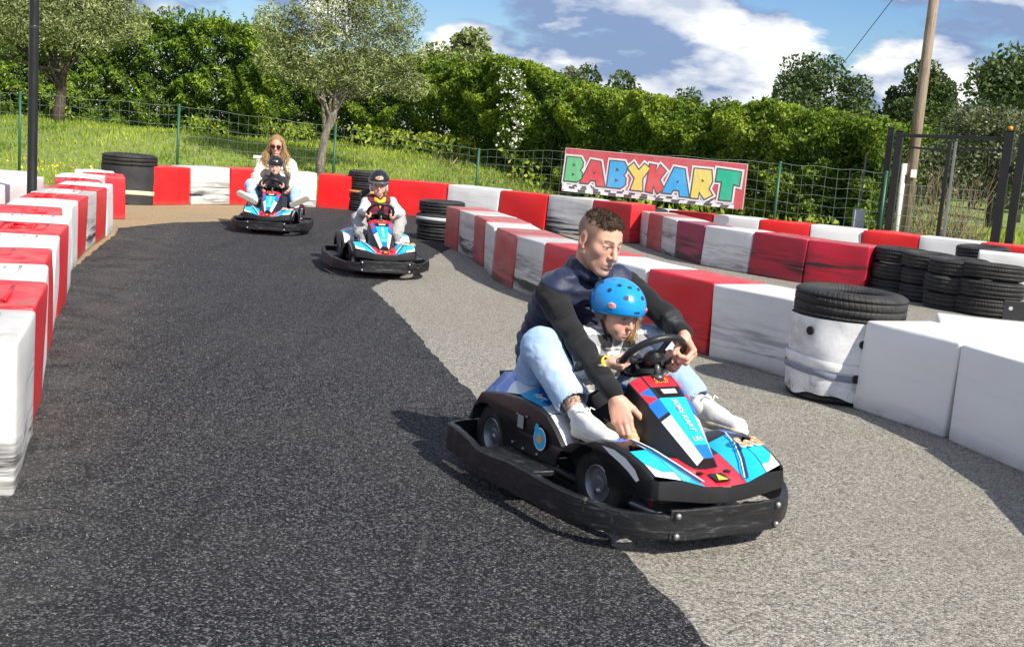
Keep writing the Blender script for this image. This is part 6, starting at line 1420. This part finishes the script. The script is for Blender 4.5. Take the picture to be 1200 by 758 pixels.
# =================================================================== the woman
KM2=KMAT[2]; wo_=Person('person','woman with long blonde hair, sunglasses and a cream fleece on the farthest kart',KM2,(0,.10,.20))
Wj=dict(pel=(.02,.08,.33),pelR=(.11,.10,.32),pelL=(-.07,.10,.32),chest=(.03,.15,.66),neck=(.035,.20,.865),shR=(.205,.19,.80),shL=(-.135,.19,.81),elR=(.265,.30,.63),elL=(-.225,.30,.64),wrR=(.185,.50,.555),wrL=(-.195,.50,.555),knR=(.305,.46,.545),knL=(-.235,.46,.535),anR=(.235,.74,.395),anL=(-.27,.74,.395),toR=(.33,.80,.43),toL=(-.37,.80,.43))
Wj={k:np.array(v) for k,v in Wj.items()}
wm_,wc_=orient((.04,.25,1.045),2,10,0); ws=1.03
nl=(np.array((.035,.20,.85))-wc_)@wm_/ws
def hfr(y,z): y=np.array(y,float);y/=np.linalg.norm(y); z=np.array(z,float); z-=y*(z@y); z/=np.linalg.norm(z); return np.stack([np.cross(y,z),y,z],1)
sh=[body_shell(Wj,.9,.008),xf(head_shell(ws,False,True,neck=nl,smile=True,lip=(.62,.14,.14),h=.004),wm_,wc_),xf(hand_shell(1,.9,(35,40,25),1.,h=.004),hfr((-.35,.75,-.25),(.2,.4,.9)),Wj['wrR']),xf(hand_shell(-1,.9,(35,40,25),1.,h=.004),hfr((.35,.75,-.25),(-.2,.4,.9)),Wj['wrL'])]
wb_=wo_.put('body',join(sh),m_skin)
m_fleece=cloth('cream_fleece',(.78,.70,.55),.9,45,.10,.95)
f=Fld((-.40,-.10,.24),(.40,.62,.94),.008); arms(f,Wj,.078,.066,.05); f.cap(Wj['shR'],Wj['shL'],.07,.07,.05); f.cap((.08,.08,.36),(.09,.15,.66),.10,.105,.05); f.cap((-.04,.08,.36),(-.03,.15,.66),.10,.105,.05); f.cap((.035,.19,.82),(.036,.20,.87),.085,.075,.03)
f.disp(lambda P:.008*nz3(P,85,.5)+.005*nz3(P,160,1.)+.004*folds(P,22,.3)); wo_.put('fleece_jacket',f.mesh(),m_fleece)
f=Fld((-.44,-.08,.18),(.46,.90,.68),.008); legs(f,Wj,.095,.074,.056,.03,.95); f.disp(lambda P:.005*folds(P,28,.5)); wo_.put('jeans',f.mesh(),m_denim)
for e,s in(('R',1),('L',-1)): shoe(wo_,Wj['an'+e]+np.array((-s*.035,.015,-.055)),Wj['an'+e]+np.array((s*.125,.06,.030)),(0,-.93,.45),1.0,m_wleather,m_sole)
mb=MB(); q=lambda p:(np.array(p)*ws)@wm_.T+wc_
for e in(-1,1):
    c0=np.array((e*.032,.100,.006)); ring=[]
    for k in range(16):
        a=2*PI*k/16; cx=math.copysign(abs(math.cos(a))**.7,math.cos(a))*.027; sy=math.copysign(abs(math.sin(a))**.8,math.sin(a))*.021; ring.append(q(c0+np.array((cx,-.010*(cx/.027)**2,sy))))
    mb.add(ring+[q(c0+np.array((0,.003,0)))],[(k,(k+1)%16,16) for k in range(16)],0); mb.tube(ring,.0026,5,1,close=True)
    mb.tube([q((e*.058,.09,.012)),q((e*.074,.03,.012)),q((e*.078,-.01,.008))],.003,5,1)
mb.tube([q((-.007,.103,.010)),q((.007,.103,.010))],.003,5,1)
wo_.mb('sunglasses',mb,[plain('brown_lens',(.045,.010,.012),.08),plain('tortoise_frame',(.06,.02,.015),.2)],None,True)
def w_hair(f):
    f.ell((0,-.018,.050),(.083,.102,.088),.01); f.cap((0,-.08,.0),(0,-.085,-.10),.062,.060,.03)
    for e in(-1,1): f.cap((e*.070,.012,.03),(e*.086,.0,-.075),.020,.030,.025).cap((e*.086,.0,-.075),(e*.115,.025,-.21),.032,.026,.03)
    f.ell((0,.092,.004),(.062,.075,.085),.012,sub=True); f.disp(lambda P:.004*np.sin((P[:,0]*1.0+P[:,1]*.6)*330+3*np.sin(P[:,2]*30)))
f=Fld((-.19,-.20,-.28),(.19,.16,.17),.005); w_hair(f); V,Q=f.mesh(); m_wh=cloth('honey_blonde_hair',(.30,.18,.08),.3,40,.35,.5); hr=wo_.put('hair',((V*ws)@wm_.T+wc_,Q),m_wh)
n=6500; e=np.where(rng.uniform(size=n)<.5,-1.,1.)[:,None]; fy=rng.uniform(-.09,.055,(n,1)); sp=rng.normal(0,1,(n,3)); ln=rng.uniform(.6,1.1,(n,1)); z0=.044+.092*np.sqrt(np.clip(1-((fy+.018)/.106)**2-.01,0,1))
c1=np.concatenate([e*.008,fy,z0],1); c2=np.concatenate([e*(.066+.010*(1-((fy+.018)/.11)**2)),fy*.9,.075+0*fy],1)+sp*.003
c3=np.concatenate([e*.088,fy*.7-.005,.0*fy],1)+sp*.006; c4=np.concatenate([e*.098,fy*.45+.005,-.095*ln],1)+sp*.010; wv=.010*np.sin(7*fy*20+ln*9); c5=np.concatenate([e*(.116+wv),fy*.35+.030,-.160*ln],1)+sp*.016; c6=np.concatenate([e*(.120-wv*1.5),fy*.3+.045,-.215*ln],1)+sp*.022
P6=np.stack([c1,c2,c3,c4,c5,c6],1); m_hw=hairmat('long_blonde_strand',(.20,.10,.04),(.48,.29,.12),(.78,.57,.30))
path_strands(wo_,'hair_strands',(P6*ws)@wm_.T+wc_,.0016,m_hw,hr)
# =================================================================== the small child
ch=Person('person','small child in a black helmet and dark jacket sitting in front of the woman',KM2,(0,.36,.20))
Cj=dict(pel=(.02,.37,.28),pelR=(.07,.38,.27),pelL=(-.03,.38,.27),chest=(.02,.40,.52),neck=(.015,.43,.655),shR=(.120,.42,.615),shL=(-.085,.42,.615),elR=(.165,.53,.54),elL=(-.135,.53,.54),wrR=(.11,.68,.60),wrL=(-.105,.68,.59),knR=(.15,.60,.38),knL=(-.115,.60,.38),anR=(.14,.78,.28),anL=(-.13,.78,.28),toR=(.14,.9,.27),toL=(-.13,.9,.27))
Cj={k:np.array(v) for k,v in Cj.items()}
cm_,cc=orient((.012,.455,.785),0,4,3); cs=.90
m1,o1=grip(1,8,.6,lift=.05); m2,o2=grip(-1,172,.6,lift=.05); Cj['wrR']=o1; Cj['wrL']=o2
nl=(np.array((.015,.43,.64))-cc)@cm_/cs
SK=np.array([.64,.385,.29]); sh=[body_shell(Cj,.6,.008),xf(head_shell(cs,True,False,neck=nl,smile=True,brow=(.2,.13,.08),h=.004),cm_,cc),xf(hand_shell(1,.62,(55,70,45),.6,(20,38,40),h=.0045),m1,o1),xf(hand_shell(-1,.62,(55,70,45),.6,(20,38,40),h=.0045),m2,o2)]
SK=np.array([.64,.355,.25]); ch.put('body',join(sh),m_skin)
m_djk=cloth('charcoal_jacket',(.020,.021,.026),.5,70); f=Fld((-.26,.26,.2),(.28,.78,.74),.007); arms(f,Cj,.054,.046,.036); f.cap(Cj['shR'],Cj['shL'],.05,.05,.04); f.cap(Cj['pel'],Cj['chest'],.09,.095,.04); f.cap(Cj['chest'],Cj['neck'],.08,.06,.04); f.cap((.015,.44,.645),(.015,.45,.675),.070,.066,.02); f.disp(lambda P:.004*folds(P,34,.4)); ch.put('jacket',f.mesh(),m_djk)
f=Fld((-.26,.26,.14),(.28,.92,.48),.007); legs(f,Cj,.072,.058,.046,.03,.96); f.disp(lambda P:.004*folds(P,30,.9)); ch.put('trousers',f.mesh(),cloth('navy_trousers',(.016,.020,.035),.4,90))
for e in 'RL': shoe(ch,Cj['an'+e]-np.array((0,.0,.05)),Cj['to'+e]-np.array((0,0,.03)),(0,0,1),.62,m_gsh,m_wleather,lace=False)
hl=helmet(ch,cs,cm_,cc,(0,-.004,.054),(.106,.124,.104),m_hblk,[((0,.05,.026),(0,.26,-1)),((0,-.03,-.036),(0,-.1,-1))],[],[(-2,26,.030,.010)],m_vent,ovalm=(plain('badge_grey',(.25,.25,.27),.4),plain('badge_dim',(.08,.08,.09),.4),m_kwh),word=None)
for e in(-1,1):
    f=Fld((-.12,-.08,-.10),(.12,.09,.06),.004); f.ell((e*.082,.0,-.015),(.014,.034,.034),.01); V,Q=f.mesh(); ch.put('cheek_pad',((V*cs)@cm_.T+cc,Q),plain('pad_white',(.70,.70,.72),.8),hl)
